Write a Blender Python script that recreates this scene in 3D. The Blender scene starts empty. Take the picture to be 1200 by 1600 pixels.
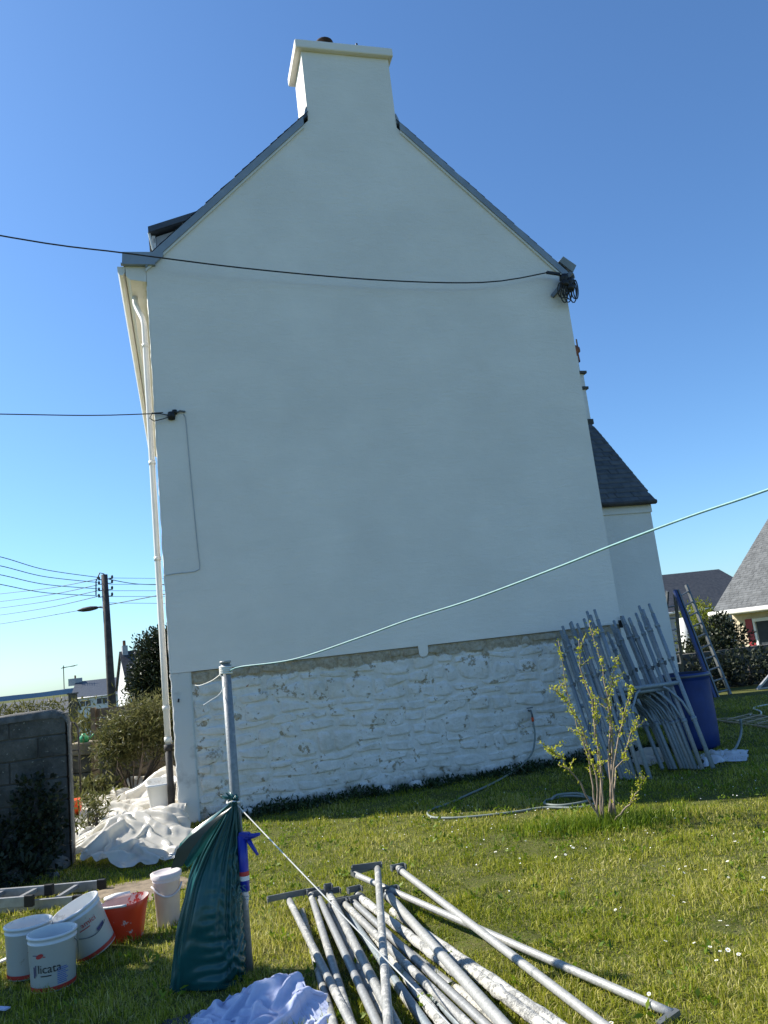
import bpy, math, random
import numpy as np
from mathutils import Vector, Matrix

random.seed(7)
RNG = np.random.default_rng(11)
sc = bpy.context.scene
COL = sc.collection

# ------------------------------------------------------------------ camera, sky, sun, exposure
CAM_Z = 1.6
FPX = 1200.0
PITCH = math.radians(10.45)
ROLL = math.radians(6.47)
_r0 = np.array([1.0, 0, 0]); _u0 = np.array([0, -math.sin(PITCH), math.cos(PITCH)])
_F = np.array([0, math.cos(PITCH), math.sin(PITCH)])
_R = math.cos(ROLL) * _r0 - math.sin(ROLL) * _u0
_U = math.sin(ROLL) * _r0 + math.cos(ROLL) * _u0
_C = np.array([0, 0, CAM_Z])
cam_d = bpy.data.cameras.new("camera"); cam = bpy.data.objects.new("camera", cam_d); COL.objects.link(cam)
cam_d.sensor_fit = 'HORIZONTAL'; cam_d.sensor_width = 36; cam_d.lens = 36.0 * FPX / 1200.0
cam_d.clip_start = 0.05; cam_d.clip_end = 9000
cam.matrix_world = Matrix(((_R[0], _U[0], -_F[0], 0), (_R[1], _U[1], -_F[1], 0), (_R[2], _U[2], -_F[2], CAM_Z), (0, 0, 0, 1)))
sc.camera = cam

SUN_EL = math.radians(40)
SHADOW_AZ = math.radians(-17.5)             # direction shadows fall, from +X
_ld = Vector((math.cos(SHADOW_AZ) * math.cos(SUN_EL), math.sin(SHADOW_AZ) * math.cos(SUN_EL), -math.sin(SUN_EL)))
sun_d = bpy.data.lights.new("sun", 'SUN'); sun = bpy.data.objects.new("sun", sun_d); COL.objects.link(sun)
sun_d.energy = 5.0; sun_d.angle = math.radians(0.53); sun_d.color = (1.0, 0.95, 0.85)
sun.rotation_euler = _ld.to_track_quat('-Z', 'Y').to_euler(); sun.location = (-20, 10, 25)
world = bpy.data.worlds.new("World"); sc.world = world; world.use_nodes = True
wn = world.node_tree.nodes; wl = world.node_tree.links
sky = wn.new('ShaderNodeTexSky'); sky.sky_type = 'NISHITA'; sky.sun_disc = False
sky.sun_elevation = SUN_EL
sky.sun_rotation = math.atan2(-_ld.x, -_ld.y)          # clockwise from +Y
sky.air_density = 1.0; sky.dust_density = 0.5; sky.ozone_density = 1.6; sky.altitude = 0
wn['Background'].inputs['Strength'].default_value = 0.091
wb = wn.new('ShaderNodeMix'); wb.data_type = 'RGBA'; wb.blend_type = 'MULTIPLY'; wb.inputs[0].default_value = 1.0
wb.inputs[7].default_value = (0.63, 0.91, 1.18, 1)          # the camera's cool white balance
wl.new(sky.outputs[0], wb.inputs[6]); wl.new(wb.outputs[2], wn['Background'].inputs['Color'])
sc.view_settings.view_transform = 'Standard'; sc.view_settings.look = 'None'
sc.view_settings.gamma = 1.0; sc.view_settings.exposure = 0.88; sc.view_settings.use_curve_mapping = False
sc.render.engine = 'CYCLES'
sc.cycles.max_bounces = 6; sc.cycles.diffuse_bounces = 3; sc.cycles.glossy_bounces = 3
sc.cycles.transparent_max_bounces = 6; sc.cycles.use_denoising = True
sc.cycles.caustics_reflective = False; sc.cycles.caustics_refractive = False

# ------------------------------------------------------------------ surveying helpers (photo pixel -> place in metres)
def _ray(x, y):
    v = (x - 600) * _R - (y - 800) * _U + FPX * _F
    return v / np.linalg.norm(v)
def gp(x, y, z=0.0):
    v = _ray(x, y); return _C + v * ((z - CAM_Z) / v[2])
def px(x, y, Y):
    v = _ray(x, y); return _C + v * (Y / v[1])
A0 = np.array([-2.646, 8.949, 0.0]); _a = math.radians(15.3)
TT = np.array([math.cos(_a), math.sin(_a), 0.0]); NN = np.array([math.sin(_a), -math.cos(_a), 0.0])
ZZ = np.array([0, 0, 1.0])
def fw(s, o, z):                          # house frame: along the gable, out towards the garden, up
    return A0 + TT * s + NN * o + ZZ * z
def on_plane(x, y, o):                    # pixel on a plane parallel to the gable
    v = _ray(x, y); p = A0 + NN * o
    return _C + v * (np.dot(p - _C, NN) / np.dot(v, NN))
def smooth(a, b, x):
    t = np.clip((np.asarray(x, float) - a) / (b - a), 0, 1); return t * t * (3 - 2 * t)
_ph = RNG.uniform(0, 6.28, (40, 2)); _dr = RNG.uniform(0, 6.28, 40)
def wnoise(x, y, f=1.0, o=4, seed=0):      # cheap smooth 2-D noise, about -1..1
    x = np.asarray(x, float); y = np.asarray(y, float); r = np.zeros(np.broadcast(x, y).shape); amp = 1.0; tot = 0
    for i in range(o):
        for j in range(3):
            k = (i * 3 + j + seed * 5) % 40
            c, s = math.cos(_dr[k]), math.sin(_dr[k])
            r = r + amp * np.sin(f * (c * x + s * y) * (1 + .13 * j) + _ph[k, 0] + 1.3 * np.sin(f * .7 * (-s * x + c * y) + _ph[k, 1]))
        tot += amp * 2.0; amp *= .55; f *= 1.9
    return r / tot

# ------------------------------------------------------------------ materials
def mat_new(name):
    m = bpy.data.materials.new(name); m.use_nodes = True
    nt = m.node_tree; b = nt.nodes['Principled BSDF']
    return m, nt, b
def N_(nt, t, **kw):
    n = nt.nodes.new(t)
    for k, v in kw.items(): setattr(n, k, v)
    return n
def mixc(nt, fac, a, b, mode='MIX'):
    n = nt.nodes.new('ShaderNodeMix'); n.data_type = 'RGBA'; n.blend_type = mode
    for sock, v in ((0, fac), (6, a), (7, b)):
        if isinstance(v, bpy.types.NodeSocket): nt.links.new(v, n.inputs[sock])
        elif sock == 0: n.inputs[0].default_value = v
        else: n.inputs[sock].default_value = (*v[:3], 1)
    return n.outputs[2]
def noise(nt, scale, detail=4, rough=.55, vec=None, dist=0.0):
    n = nt.nodes.new('ShaderNodeTexNoise'); n.inputs['Scale'].default_value = scale
    n.inputs['Detail'].default_value = detail; n.inputs['Roughness'].default_value = rough; n.inputs['Distortion'].default_value = dist
    if vec is None:
        g = nt.nodes.new('ShaderNodeNewGeometry'); vec = g.outputs['Position']
    nt.links.new(vec, n.inputs['Vector']); return n.outputs['Fac']
def ramp(nt, fac, lo, hi, c0=(0, 0, 0), c1=(1, 1, 1)):
    r = nt.nodes.new('ShaderNodeValToRGB'); r.color_ramp.elements[0].position = lo; r.color_ramp.elements[1].position = hi
    r.color_ramp.elements[0].color = (*c0, 1); r.color_ramp.elements[1].color = (*c1, 1)
    nt.links.new(fac, r.inputs[0]); return r.outputs[0]
def math_(nt, op, a, b=0.0):
    n = nt.nodes.new('ShaderNodeMath'); n.operation = op
    for i, v in enumerate((a, b)):
        if isinstance(v, bpy.types.NodeSocket): nt.links.new(v, n.inputs[i])
        else: n.inputs[i].default_value = v
    return n.outputs[0]
def bump(nt, b, height, strength=.3, dist=.01):
    n = nt.nodes.new('ShaderNodeBump'); n.inputs['Strength'].default_value = strength; n.inputs['Distance'].default_value = dist
    nt.links.new(height, n.inputs['Height']); nt.links.new(n.outputs[0], b.inputs['Normal'])
def M(name, col, rough=.6, metal=0.0, var=.15, scale=6.0, bmp=0.0, bscale=40.0, col2=None, spec=.4, lo=.35, hi=.65):
    m, nt, b = mat_new(name)
    b.inputs['Roughness'].default_value = rough; b.inputs['Metallic'].default_value = metal
    b.inputs['Specular IOR Level'].default_value = spec
    f = ramp(nt, noise(nt, scale), lo, hi)
    c = np.array(col); cA = tuple(c * (1 - var)); cB = tuple(np.minimum(c * (1 + var), 1)) if col2 is None else col2
    nt.links.new(mixc(nt, f, cA, cB), b.inputs['Base Color'])
    if bmp: bump(nt, b, noise(nt, bscale, 5), bmp, .01)
    return m
def M_leaf(name, cols, trans=.35, rough=.55):
    """leaf: colour picked per leaf by a colour attribute, thin and translucent"""
    m, nt, b = mat_new(name)
    at = N_(nt, 'ShaderNodeAttribute', attribute_name='tint')
    r = nt.nodes.new('ShaderNodeValToRGB'); e = r.color_ramp.elements
    e[0].color = (*cols[0], 1); e[1].color = (*cols[-1], 1)
    for i, c in enumerate(cols[1:-1]):
        k = e.new((i + 1) / (len(cols) - 1)); k.color = (*c, 1)
    nt.links.new(at.outputs['Fac'], r.inputs[0])
    nt.links.new(r.outputs[0], b.inputs['Base Color']); b.inputs['Roughness'].default_value = rough
    b.inputs['Specular IOR Level'].default_value = .3
    t = nt.nodes.new('ShaderNodeBsdfTranslucent'); nt.links.new(r.outputs[0], t.inputs['Color'])
    mx = nt.nodes.new('ShaderNodeMixShader'); mx.inputs[0].default_value = trans
    nt.links.new(b.outputs[0], mx.inputs[1]); nt.links.new(t.outputs[0], mx.inputs[2])
    nt.links.new(mx.outputs[0], nt.nodes['Material Output'].inputs['Surface'])
    return m

def M_render(name, base=(.86, .81, .735)):
    m, nt, b = mat_new(name); base = np.array(base)
    g = N_(nt, 'ShaderNodeNewGeometry'); mp = N_(nt, 'ShaderNodeMapping'); mp.inputs['Scale'].default_value = (.45, .45, 1.6)
    nt.links.new(g.outputs['Position'], mp.inputs[0])
    n1 = noise(nt, 1.0, 6, .6); n2 = noise(nt, 2.2, 6, .65, mp.outputs[0], .6); n3 = noise(nt, 16, 5, .6)
    c = mixc(nt, ramp(nt, n1, .32, .68), tuple(base * .90), tuple(base))
    c = mixc(nt, math_(nt, 'MULTIPLY', ramp(nt, n2, .45, .64), .26), c, tuple(base * np.array([.86, .87, .87])))
    c = mixc(nt, math_(nt, 'MULTIPLY', ramp(nt, n3, .55, .75), .20), c, tuple(base * .88))
    nt.links.new(c, b.inputs['Base Color']); b.inputs['Roughness'].default_value = .8; b.inputs['Specular IOR Level'].default_value = .25
    tr = noise(nt, 9, 5, .6, mp.outputs[0], 1.2)
    h = math_(nt, 'ADD', math_(nt, 'MULTIPLY', noise(nt, 110, 4), .8), math_(nt, 'ADD', math_(nt, 'MULTIPLY', noise(nt, 4, 4), 1.6), math_(nt, 'MULTIPLY', tr, 1.6)))
    bump(nt, b, h, .40, .012)
    return m
def M_whitewash(name):
    m, nt, b = mat_new(name)
    g = N_(nt, 'ShaderNodeNewGeometry'); sx = N_(nt, 'ShaderNodeSeparateXYZ'); nt.links.new(g.outputs['Position'], sx.inputs[0])
    z = sx.outputs['Z']
    n_big = noise(nt, 1.6, 4); n_mid = noise(nt, 6, 5, .65); n_fin = noise(nt, 22, 5, .7)
    paint = mixc(nt, ramp(nt, n_mid, .3, .7), (.72, .685, .62), (.89, .865, .815))
    paint = mixc(nt, math_(nt, 'MULTIPLY', ramp(nt, noise(nt, 2.3, 5, .7),   .53, .68), .55), paint, (.56, .53, .44))
    stone = mixc(nt, ramp(nt, n_fin, .35, .65), (.34, .275, .19), (.55, .47, .35))
    stone = mixc(nt, ramp(nt, noise(nt, 9, 3), .55, .7), stone, (.50, .46, .38))
    # worn chips through the paint
    chip = ramp(nt, math_(nt, 'ADD', math_(nt, 'MULTIPLY', n_mid, .6), math_(nt, 'MULTIPLY', noise(nt, 17, 4, .7), .4)),   .57, .60)
    c = mixc(nt, chip, paint, stone)
    red = ramp(nt, noise(nt, 7.5, 2), .755, .765)
    c = mixc(nt, math_(nt, 'MULTIPLY', red, .8), c, (.30, .12, .07))
    # unpainted band under the fresh render
    band = ramp(nt, math_(nt, 'MULTIPLY', math_(nt, 'ADD', z, math_(nt, 'ADD', math_(nt, 'MULTIPLY', n_mid, .20), math_(nt, 'MULTIPLY', n_big, .14))), .5), 1.675 * .5, 1.69 * .5)
    c = mixc(nt, band, c, stone)
    # splashed soil and moss at the foot
    dirt = ramp(nt, math_(nt, 'ADD', math_(nt, 'MULTIPLY', z, -1.6), math_(nt, 'ADD', n_mid, math_(nt, 'MULTIPLY', n_big, .4))), .44, .66)
    c = mixc(nt, math_(nt, 'MULTIPLY', dirt, .65), c, (.20, .18, .13))
    nt.links.new(c, b.inputs['Base Color']); b.inputs['Roughness'].default_value = .85; b.inputs['Specular IOR Level'].default_value = .2
    h = math_(nt, 'SUBTRACT', math_(nt, 'ADD', noise(nt, 34, 8, .7), math_(nt, 'MULTIPLY', n_mid, 1.2)), math_(nt, 'MULTIPLY', chip, .5))
    bump(nt, b, h, .65, .035)
    return m
def M_tube(name, splat=.5, base=(.42, .44, .45), rough=.45, lump=.25):
    """galvanised steel with dried white plaster splashes"""
    m, nt, b = mat_new(name)
    n = noise(nt, 26, 5, .7); n2 = noise(nt, 7, 3)
    f = ramp(nt, math_(nt, 'ADD', math_(nt, 'MULTIPLY', n, .6), math_(nt, 'MULTIPLY', n2, .4)), 1.0 - splat - .03, 1.0 - splat + .03)
    g = mixc(nt, ramp(nt, noise(nt, 60, 3), .35, .65), tuple(np.array(base) * .75), base)
    nt.links.new(mixc(nt, f, g, (.46, .45, .41)), b.inputs['Base Color'])
    nt.links.new(math_(nt, 'MULTIPLY', math_(nt, 'SUBTRACT', 1.0, f), .12), b.inputs['Metallic'])
    nt.links.new(math_(nt, 'ADD', math_(nt, 'MULTIPLY', f, .4), rough), b.inputs['Roughness'])
    bump(nt, b, math_(nt, 'ADD', f, noise(nt, 90, 3)), lump, .006)
    return m
def M_slate(name, a=(.035, .045, .06), c=(.07, .08, .095), rough=.5):
    m, nt, b = mat_new(name)
    col = mixc(nt, ramp(nt, noise(nt, 7, 5), .35, .65), a, c)
    oi = N_(nt, 'ShaderNodeAttribute', attribute_name='tint')
    col = mixc(nt, math_(nt, 'MULTIPLY', oi.outputs['Fac'], .55), col, tuple(np.array(c) * 1.5))
    nt.links.new(col, b.inputs['Base Color']); b.inputs['Roughness'].default_value = rough
    bump(nt, b, noise(nt, 45, 4), .3, .006)
    return m
def M_concrete_block(name):
    m, nt, b = mat_new(name)
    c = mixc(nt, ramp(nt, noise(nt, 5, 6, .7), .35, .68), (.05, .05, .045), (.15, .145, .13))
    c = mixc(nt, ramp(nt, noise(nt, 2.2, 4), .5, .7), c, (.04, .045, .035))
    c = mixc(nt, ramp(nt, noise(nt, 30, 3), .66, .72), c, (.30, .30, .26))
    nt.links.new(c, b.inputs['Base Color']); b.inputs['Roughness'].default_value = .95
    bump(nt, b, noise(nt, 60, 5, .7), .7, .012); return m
def M_ground(name):
    m, nt, b = mat_new(name)
    c = mixc(nt, ramp(nt, noise(nt, 3, 5), .35, .65), (.06, .075, .015), (.10, .115, .025))
    c = mixc(nt, ramp(nt, noise(nt, 40, 4), .4, .7), c, (.11, .10, .045))
    nt.links.new(c, b.inputs['Base Color']); b.inputs['Roughness'].default_value = 1; b.inputs['Specular IOR Level'].default_value = .1
    bump(nt, b, noise(nt, 60, 4), .6, .02); return m
def M_plastic(name, col, rough=.35, trans=0.0, var=.06, bmp=.0, bscale=30, spec=.5):
    m, nt, b = mat_new(name)
    c = mixc(nt, ramp(nt, noise(nt, 9, 4), .3, .7), tuple(np.array(col) * (1 - var)), tuple(np.minimum(np.array(col) * (1 + var), 1)))
    nt.links.new(c, b.inputs['Base Color']); b.inputs['Roughness'].default_value = rough; b.inputs['Specular IOR Level'].default_value = spec
    if bmp: bump(nt, b, noise(nt, bscale, 4), bmp, .02)
    if trans:
        t = nt.nodes.new('ShaderNodeBsdfTranslucent'); nt.links.new(c, t.inputs['Color'])
        mx = nt.nodes.new('ShaderNodeMixShader'); mx.inputs[0].default_value = trans
        nt.links.new(b.outputs[0], mx.inputs[1]); nt.links.new(t.outputs[0], mx.inputs[2])
        nt.links.new(mx.outputs[0], nt.nodes['Material Output'].inputs['Surface'])
    return m
def M_splashed(name, col, splash=(.7, .7, .67), amt=.6, rough=.4, scale=11):
    m, nt, b = mat_new(name)
    f = ramp(nt, noise(nt, scale, 6, .7), amt, amt + .03)
    nt.links.new(mixc(nt, math_(nt, 'MULTIPLY', f, .85), col, splash), b.inputs['Base Color']); b.inputs['Roughness'].default_value = rough
    bump(nt, b, f, .25, .004); return m

m_render = M_render('smooth_white_render'); m_render2 = M_render('annex_white_render', (.83, .79, .73))
m_wash = M_whitewash('whitewashed_rubble')
m_quoin = M('old_painted_corner', (.62, .62, .59), .85, var=.0, scale=5, col2=(.40, .39, .36), lo=.52, hi=.72, bmp=.5, bscale=14)
m_slate = M_slate('slate'); m_slate_g = M_slate('grey_slate', (.055, .06, .065), (.10, .105, .11), .75); m_slate_d = M_slate('dark_slate', (.02, .022, .026), (.045, .047, .05), .6)
m_verge = M('blue_grey_zinc', (.24, .285, .34), .5, var=.12, scale=3)
m_pvc = M('cream_white_pvc', (.74, .72, .66), .4, var=.04)
m_iron = M('dark_cast_iron', (.045, .04, .036), .7, var=.4, bmp=.3)
m_black = M('black_rubber', (.012, .012, .013), .5, var=.2)
m_wire = M('wire_black', (.02, .02, .022), .6, var=.1)
m_terra = M('terracotta', (.20, .085, .05), .85, var=.25, bmp=.3)
m_galv = M_tube('galvanised_steel', .37, (.30, .305, .30)); m_galv_c = M_tube('cleaner_galvanised_steel', .33, (.37, .37, .35), .5)
m_galv_s = M_tube('plaster_caked_steel', .55, (.33, .33, .31), .55, .9); m_galv_m = M_tube('splashed_steel', .45, (.31, .31, .295), .5, .5)
m_galv_d = M_tube('dull_scaffold_steel', .36, (.27, .31, .33), .45)
m_hook = M('dull_steel_flat', (.16, .17, .175), .5, .5, var=.2)
m_alu = M('aluminium', (.34, .345, .35), .45, .45, var=.12, scale=20)
m_alublue = M('blue_anodised_rail', (.03, .05, .15), .4, .2, var=.1)
m_barrel = M_plastic('blue_barrel_plastic', (.008, .032, .16), .5, var=.15)
m_bag = M_plastic('dark_green_plastic_film', (.014, .085, .083), .24, .12, var=.10, bmp=.05, bscale=14, spec=.4)
m_bagin = M_plastic('bag_inside_film', (.020, .028, .018), .4, .06)
m_bagprint = M('faded_bag_print', (.06, .14, .14), .5, var=.1)
m_blueplastic = M_plastic('blue_tool_plastic', (.012, .03, .35), .35)
m_white = M_splashed('white_bucket_plastic', (.66, .67, .68), (.46, .44, .40), .66, .35)
m_whitein = M_splashed('bucket_inside_plaster', (.70, .70, .68), (.50, .49, .46), .56, .6)
m_white_l = M_plastic('pinkish_white_plastic', (.78, .70, .68), .4, .25)
m_red = M_splashed('red_bucket_plastic', (.80, .06, .02), (.68, .60, .56), .60, .38, 9)
m_redband = M('red_band_print', (.48, .04, .03), .5, var=.1)
m_ink = M('black_ink', (.02, .02, .022), .5, var=.05); m_inkblue = M('blue_ink', (.10, .16, .42), .5, var=.1)
m_inkred = M('red_ink', (.45, .04, .04), .5, var=.1); m_inkpurple = M('dark_violet_ink', (.06, .05, .14), .5, var=.1)
m_sheet = M_plastic('milky_plastic_sheet', (.80, .76, .68), .26, .45, var=.06, bmp=.12, bscale=18)
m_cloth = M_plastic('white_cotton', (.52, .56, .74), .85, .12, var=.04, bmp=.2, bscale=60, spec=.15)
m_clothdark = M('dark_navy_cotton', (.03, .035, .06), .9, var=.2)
m_rope = M('teal_washing_line', (.15, .31, .31), .45, var=.12, scale=30); m_string = M('white_string', (.70, .68, .62), .7, var=.1)
m_hose = M_plastic('pale_green_hose', (.19, .22, .20), .6)
m_block = M_concrete_block('weathered_concrete_block')
m_mortar = M('dark_mortar', (.10, .095, .085), .95, var=.25, bmp=.5)
m_rubble = M('brown_rubble_stone', (.11, .09, .065), .95, var=.45, scale=5, bmp=.7, bscale=25)
m_wood = M('weathered_fence_board', (.13, .095, .065), .8, var=.35, scale=6, bmp=.3)
m_woodl = M('pale_lath_wood', (.40, .31, .20), .8, var=.25, scale=12)
m_polewood = M('grey_utility_pole', (.05, .045, .042), .85, var=.35, scale=4, bmp=.4, bscale=18)
m_bark = M('pale_twig_bark', (.26, .20, .15), .8, var=.3, scale=20); m_barkd = M('dark_bark', (.06, .05, .04), .9, var=.3, scale=14)
m_ground = M_ground('soil_under_lawn'); m_dirt = M('trodden_dirt', (.20, .155, .105), 1, var=.3, scale=9, bmp=.8, bscale=45)
m_far = M('far_field', (.07, .085, .05), 1, var=.3, scale=.05); m_hill = M('haze_tinted_hill', (.20, .26, .32), 1, var=.1, scale=.02)  # hill colour is pale and bluish, with distance haze painted in
m_tarmac = M('tarmac', (.05, .05, .052), .9, var=.15, scale=5)
m_wallw = M('far_white_wall', (.66, .66, .63), .85, var=.06); m_wallg = M('far_grey_wall', (.36, .38, .40), .85, var=.1); m_cream = M('cream_wall', (.58, .50, .36), .85, var=.08)
m_glass = M('window_glass', (.05, .06, .07), .08, var=.1, spec=.8); m_curtain = M('pale_curtain', (.45, .47, .46), .8, var=.15)
m_shutter = M('red_shutter', (.30, .03, .035), .5, var=.1); m_frame = M('white_window_frame', (.72, .72, .70), .45, var=.03)
m_rock = M('grey_stone', (.17, .16, .14), .95, var=.35, scale=9, bmp=.6)
m_grass = M_leaf('grass_blade', [(.04, .078, .003), (.125, .175, .007), (.265, .295, .016), (.44, .42, .055), (.60, .53, .23)], .42, .5)
m_tuft = M_leaf('lush_grass_blade', [(.06, .11, .006), (.14, .22, .012), (.25, .31, .022)], .38)
m_bud = M_leaf('young_yellow_green_leaf', [(.28, .32, .015), (.46, .48, .03), (.62, .60, .06)], .45)
m_evergreen = M_leaf('evergreen_leaf', [(.012, .020, .010), (.03, .042, .018), (.06, .07, .03)], .15, .4)
m_bamboo = M_leaf('narrow_olive_leaf', [(.045, .055, .016), (.10, .105, .03), (.22, .20, .08)], .35)
m_yellowbush = M_leaf('yellow_green_leaf', [(.09, .13, .012), (.20, .23, .02), (.32, .32, .035)], .4)
m_darkleaf = M_leaf('dark_shrub_leaf', [(.010, .015, .008), (.022, .032, .014), (.05, .06, .025)], .15)
m_weed = M_leaf('weed_leaf', [(.015, .03, .010), (.035, .06, .018), (.07, .10, .03), (.30, .30, .25)], .3)
m_petal = M('white_petal', (.80, .80, .76), .6, var=.03); m_pollen = M('yellow_pollen', (.60, .42, .03), .7, var=.1)
m_orange = M('orange_plastic', (.70, .09, .02), .4, var=.1); m_greenpl = M('green_plastic', (.03, .30, .12), .4, var=.1)

# ------------------------------------------------------------------ mesh building
def root_loc(o):
    p = np.zeros(3)
    while o is not None:
        p = p + np.array(o.location); o = o.parent
    return p
def props(o, label=None, cat=None, group=None, kind=None):
    if label: o['label'] = label
    if cat: o['category'] = cat
    if group: o['group'] = group
    if kind: o['kind'] = kind
    return o
def thing(name, label, cat, loc, group=None):
    o = bpy.data.objects.new(name, None); COL.objects.link(o); o.location = tuple(loc)
    o.empty_display_size = .1
    return props(o, label, cat, group)
class MB:
    def __init__(s): s.v = []; s.f = []
    def add(s, vs, fs):
        k = len(s.v); s.v.extend([tuple(map(float, p)) for p in vs]); s.f.extend([tuple(i + k for i in f) for f in fs]); return s
    def box(s, lo, hi, fr=None):
        (a, b, c), (d, e, f) = lo, hi
        vs = [(a, b, c), (d, b, c), (d, e, c), (a, e, c), (a, b, f), (d, b, f), (d, e, f), (a, e, f)]
        if fr: vs = [fr(*p) for p in vs]
        fl = [(0, 3, 2, 1), (4, 5, 6, 7), (0, 1, 5, 4), (1, 2, 6, 5), (2, 3, 7, 6), (3, 0, 4, 7)]
        return s.add(vs, fl)
    def prism(s, pts, off):
        n = len(pts); off = np.array(off)
        vs = [np.array(p, float) for p in pts] + [np.array(p, float) + off for p in pts]
        return s.add(vs, [tuple(range(n - 1, -1, -1)), tuple(range(n, 2 * n))] + [(i, (i + 1) % n, n + (i + 1) % n, n + i) for i in range(n)])
    def tube(s, pts, r, n=8, cap=True):
        P = [np.array(p, float) for p in pts]; m = len(P)
        rr = [r] * m if np.isscalar(r) else list(r)
        t0 = P[1] - P[0]; t0 /= np.linalg.norm(t0)
        u = np.cross(t0, ZZ if abs(t0[2]) < .9 else np.array([1.0, 0, 0])); u /= np.linalg.norm(u)
        vs = []
        for i in range(m):
            t = P[min(i + 1, m - 1)] - P[max(i - 1, 0)]; t /= max(np.linalg.norm(t), 1e-9)
            u = u - t * np.dot(u, t); u /= np.linalg.norm(u); w = np.cross(t, u)
            for k in range(n):
                a = 2 * math.pi * k / n; vs.append(P[i] + rr[i] * (math.cos(a) * u + math.sin(a) * w))
        fs = [(i * n + k, i * n + (k + 1) % n, (i + 1) * n + (k + 1) % n, (i + 1) * n + k) for i in range(m - 1) for k in range(n)]
        if cap: fs += [tuple(range(n - 1, -1, -1)), tuple((m - 1) * n + k for k in range(n))]
        return s.add(vs, fs)
    def bar(s, a, b, w, h, up=ZZ):
        a = np.array(a, float); b = np.array(b, float); t = b - a; t /= np.linalg.norm(t)
        u = np.cross(t, up); u /= np.linalg.norm(u); q = np.cross(u, t)
        vs = [p + i * u * w / 2 + j * q * h / 2 for p in (a, b) for i, j in ((-1, -1), (1, -1), (1, 1), (-1, 1))]
        return s.add(vs, [(3, 2, 1, 0), (4, 5, 6, 7)] + [(i, (i + 1) % 4, 4 + (i + 1) % 4, 4 + i) for i in range(4)])
    def lathe(s, prof, n=32, org=(0, 0, 0), mtx=None, closed=False):
        vs = []
        for r, z in prof:
            for k in range(n):
                a = 2 * math.pi * k / n; p = Vector((r * math.cos(a), r * math.sin(a), z))
                if mtx is not None: p = mtx @ p
                vs.append((p.x + org[0], p.y + org[1], p.z + org[2]))
        m = len(prof)
        fs = [(i * n + k, i * n + (k + 1) % n, (i + 1) * n + (k + 1) % n, (i + 1) * n + k) for i in range(m - 1) for k in range(n)]
        if prof[0][0] > 1e-6 and closed: fs.append(tuple(range(n - 1, -1, -1)))
        if closed: fs.append(tuple((m - 1) * n + k for k in range(n)))
        return s.add(vs, fs)
    def grid(s, G):
        G = np.asarray(G); a, b = G.shape[:2]
        return s.add(G.reshape(-1, 3), [(i * b + j, (i + 1) * b + j, (i + 1) * b + j + 1, i * b + j + 1) for i in range(a - 1) for j in range(b - 1)])
    def build(s, name, mat, parent=None, sm=False, org=None, bevel=0, tint=None):
        off = root_loc(parent) if parent is not None else (np.zeros(3) if org is None else np.array(org, float))
        me = bpy.data.meshes.new(name)
        me.from_pydata([tuple(np.array(p) - off) for p in s.v], [], s.f); me.update()
        me.materials.append(mat)
        if sm: me.polygons.foreach_set('use_smooth', [True] * len(me.polygons))
        if tint is not None:
            at = me.attributes.new('tint', 'FLOAT', 'POINT'); at.data.foreach_set('value', np.asarray(tint, dtype=np.float32))
        o = bpy.data.objects.new(name, me); COL.objects.link(o)
        if parent is not None: o.parent = parent
        elif org is not None: o.location = tuple(org)
        if sm == 'auto' or bevel:
            pass
        if bevel:
            b = o.modifiers.new('bevel', 'BEVEL'); b.width = bevel; b.segments = 2; b.limit_method = 'ANGLE'; b.angle_limit = .7
        return o
def np_mesh(name, V, F, mat, parent=None, tint=None, org=None, smooth_=False):
    """V (n,3), F (m,k) with constant k"""
    off = root_loc(parent) if parent is not None else (np.zeros(3) if org is None else np.array(org, float))
    V = np.asarray(V, dtype=np.float32) - off.astype(np.float32); F = np.asarray(F, dtype=np.int32); k = F.shape[1]
    me = bpy.data.meshes.new(name); me.vertices.add(len(V)); me.vertices.foreach_set('co', V.ravel())
    me.loops.add(F.size); me.loops.foreach_set('vertex_index', F.ravel())
    me.polygons.add(len(F)); me.polygons.foreach_set('loop_start', np.arange(0, F.size, k, dtype=np.int32))
    me.update(calc_edges=True); me.validate()
    me.materials.append(mat)
    if smooth_: me.polygons.foreach_set('use_smooth', [True] * len(me.polygons))
    if tint is not None:
        at = me.attributes.new('tint', 'FLOAT', 'POINT'); at.data.foreach_set('value', np.asarray(tint, dtype=np.float32))
    o = bpy.data.objects.new(name, me); COL.objects.link(o)
    if parent is not None: o.parent = parent
    elif org is not None: o.location = tuple(org)
    return o
def leaves(P, D, L, W, tint, rng=RNG):
    """one folded leaf (two triangles sharing the midrib, as quads) at each P along direction D"""
    n = len(P); D = D / np.linalg.norm(D, axis=1, keepdims=True)
    Rv = rng.normal(size=(n, 3)); S = np.cross(D, Rv); S /= np.linalg.norm(S, axis=1, keepdims=True) + 1e-9
    L = np.broadcast_to(np.asarray(L, float).reshape(-1, 1), (n, 1)); W = np.broadcast_to(np.asarray(W, float).reshape(-1, 1), (n, 1))
    Nn = np.cross(S, D)
    a = P; b = P + D * L * .5 + S * W * .5 + Nn * W * .15; c = P + D * L; d = P + D * L * .5 - S * W * .5 + Nn * W * .15
    V = np.stack([a, b, c, d], 1).reshape(-1, 3)
    F = np.arange(n * 4).reshape(-1, 4); return V, F, np.repeat(tint, 4)
def rand_dirs(n, rng=RNG, up=0.0):
    d = rng.normal(size=(n, 3)); d[:, 2] += up; return d / np.linalg.norm(d, axis=1, keepdims=True)
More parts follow.
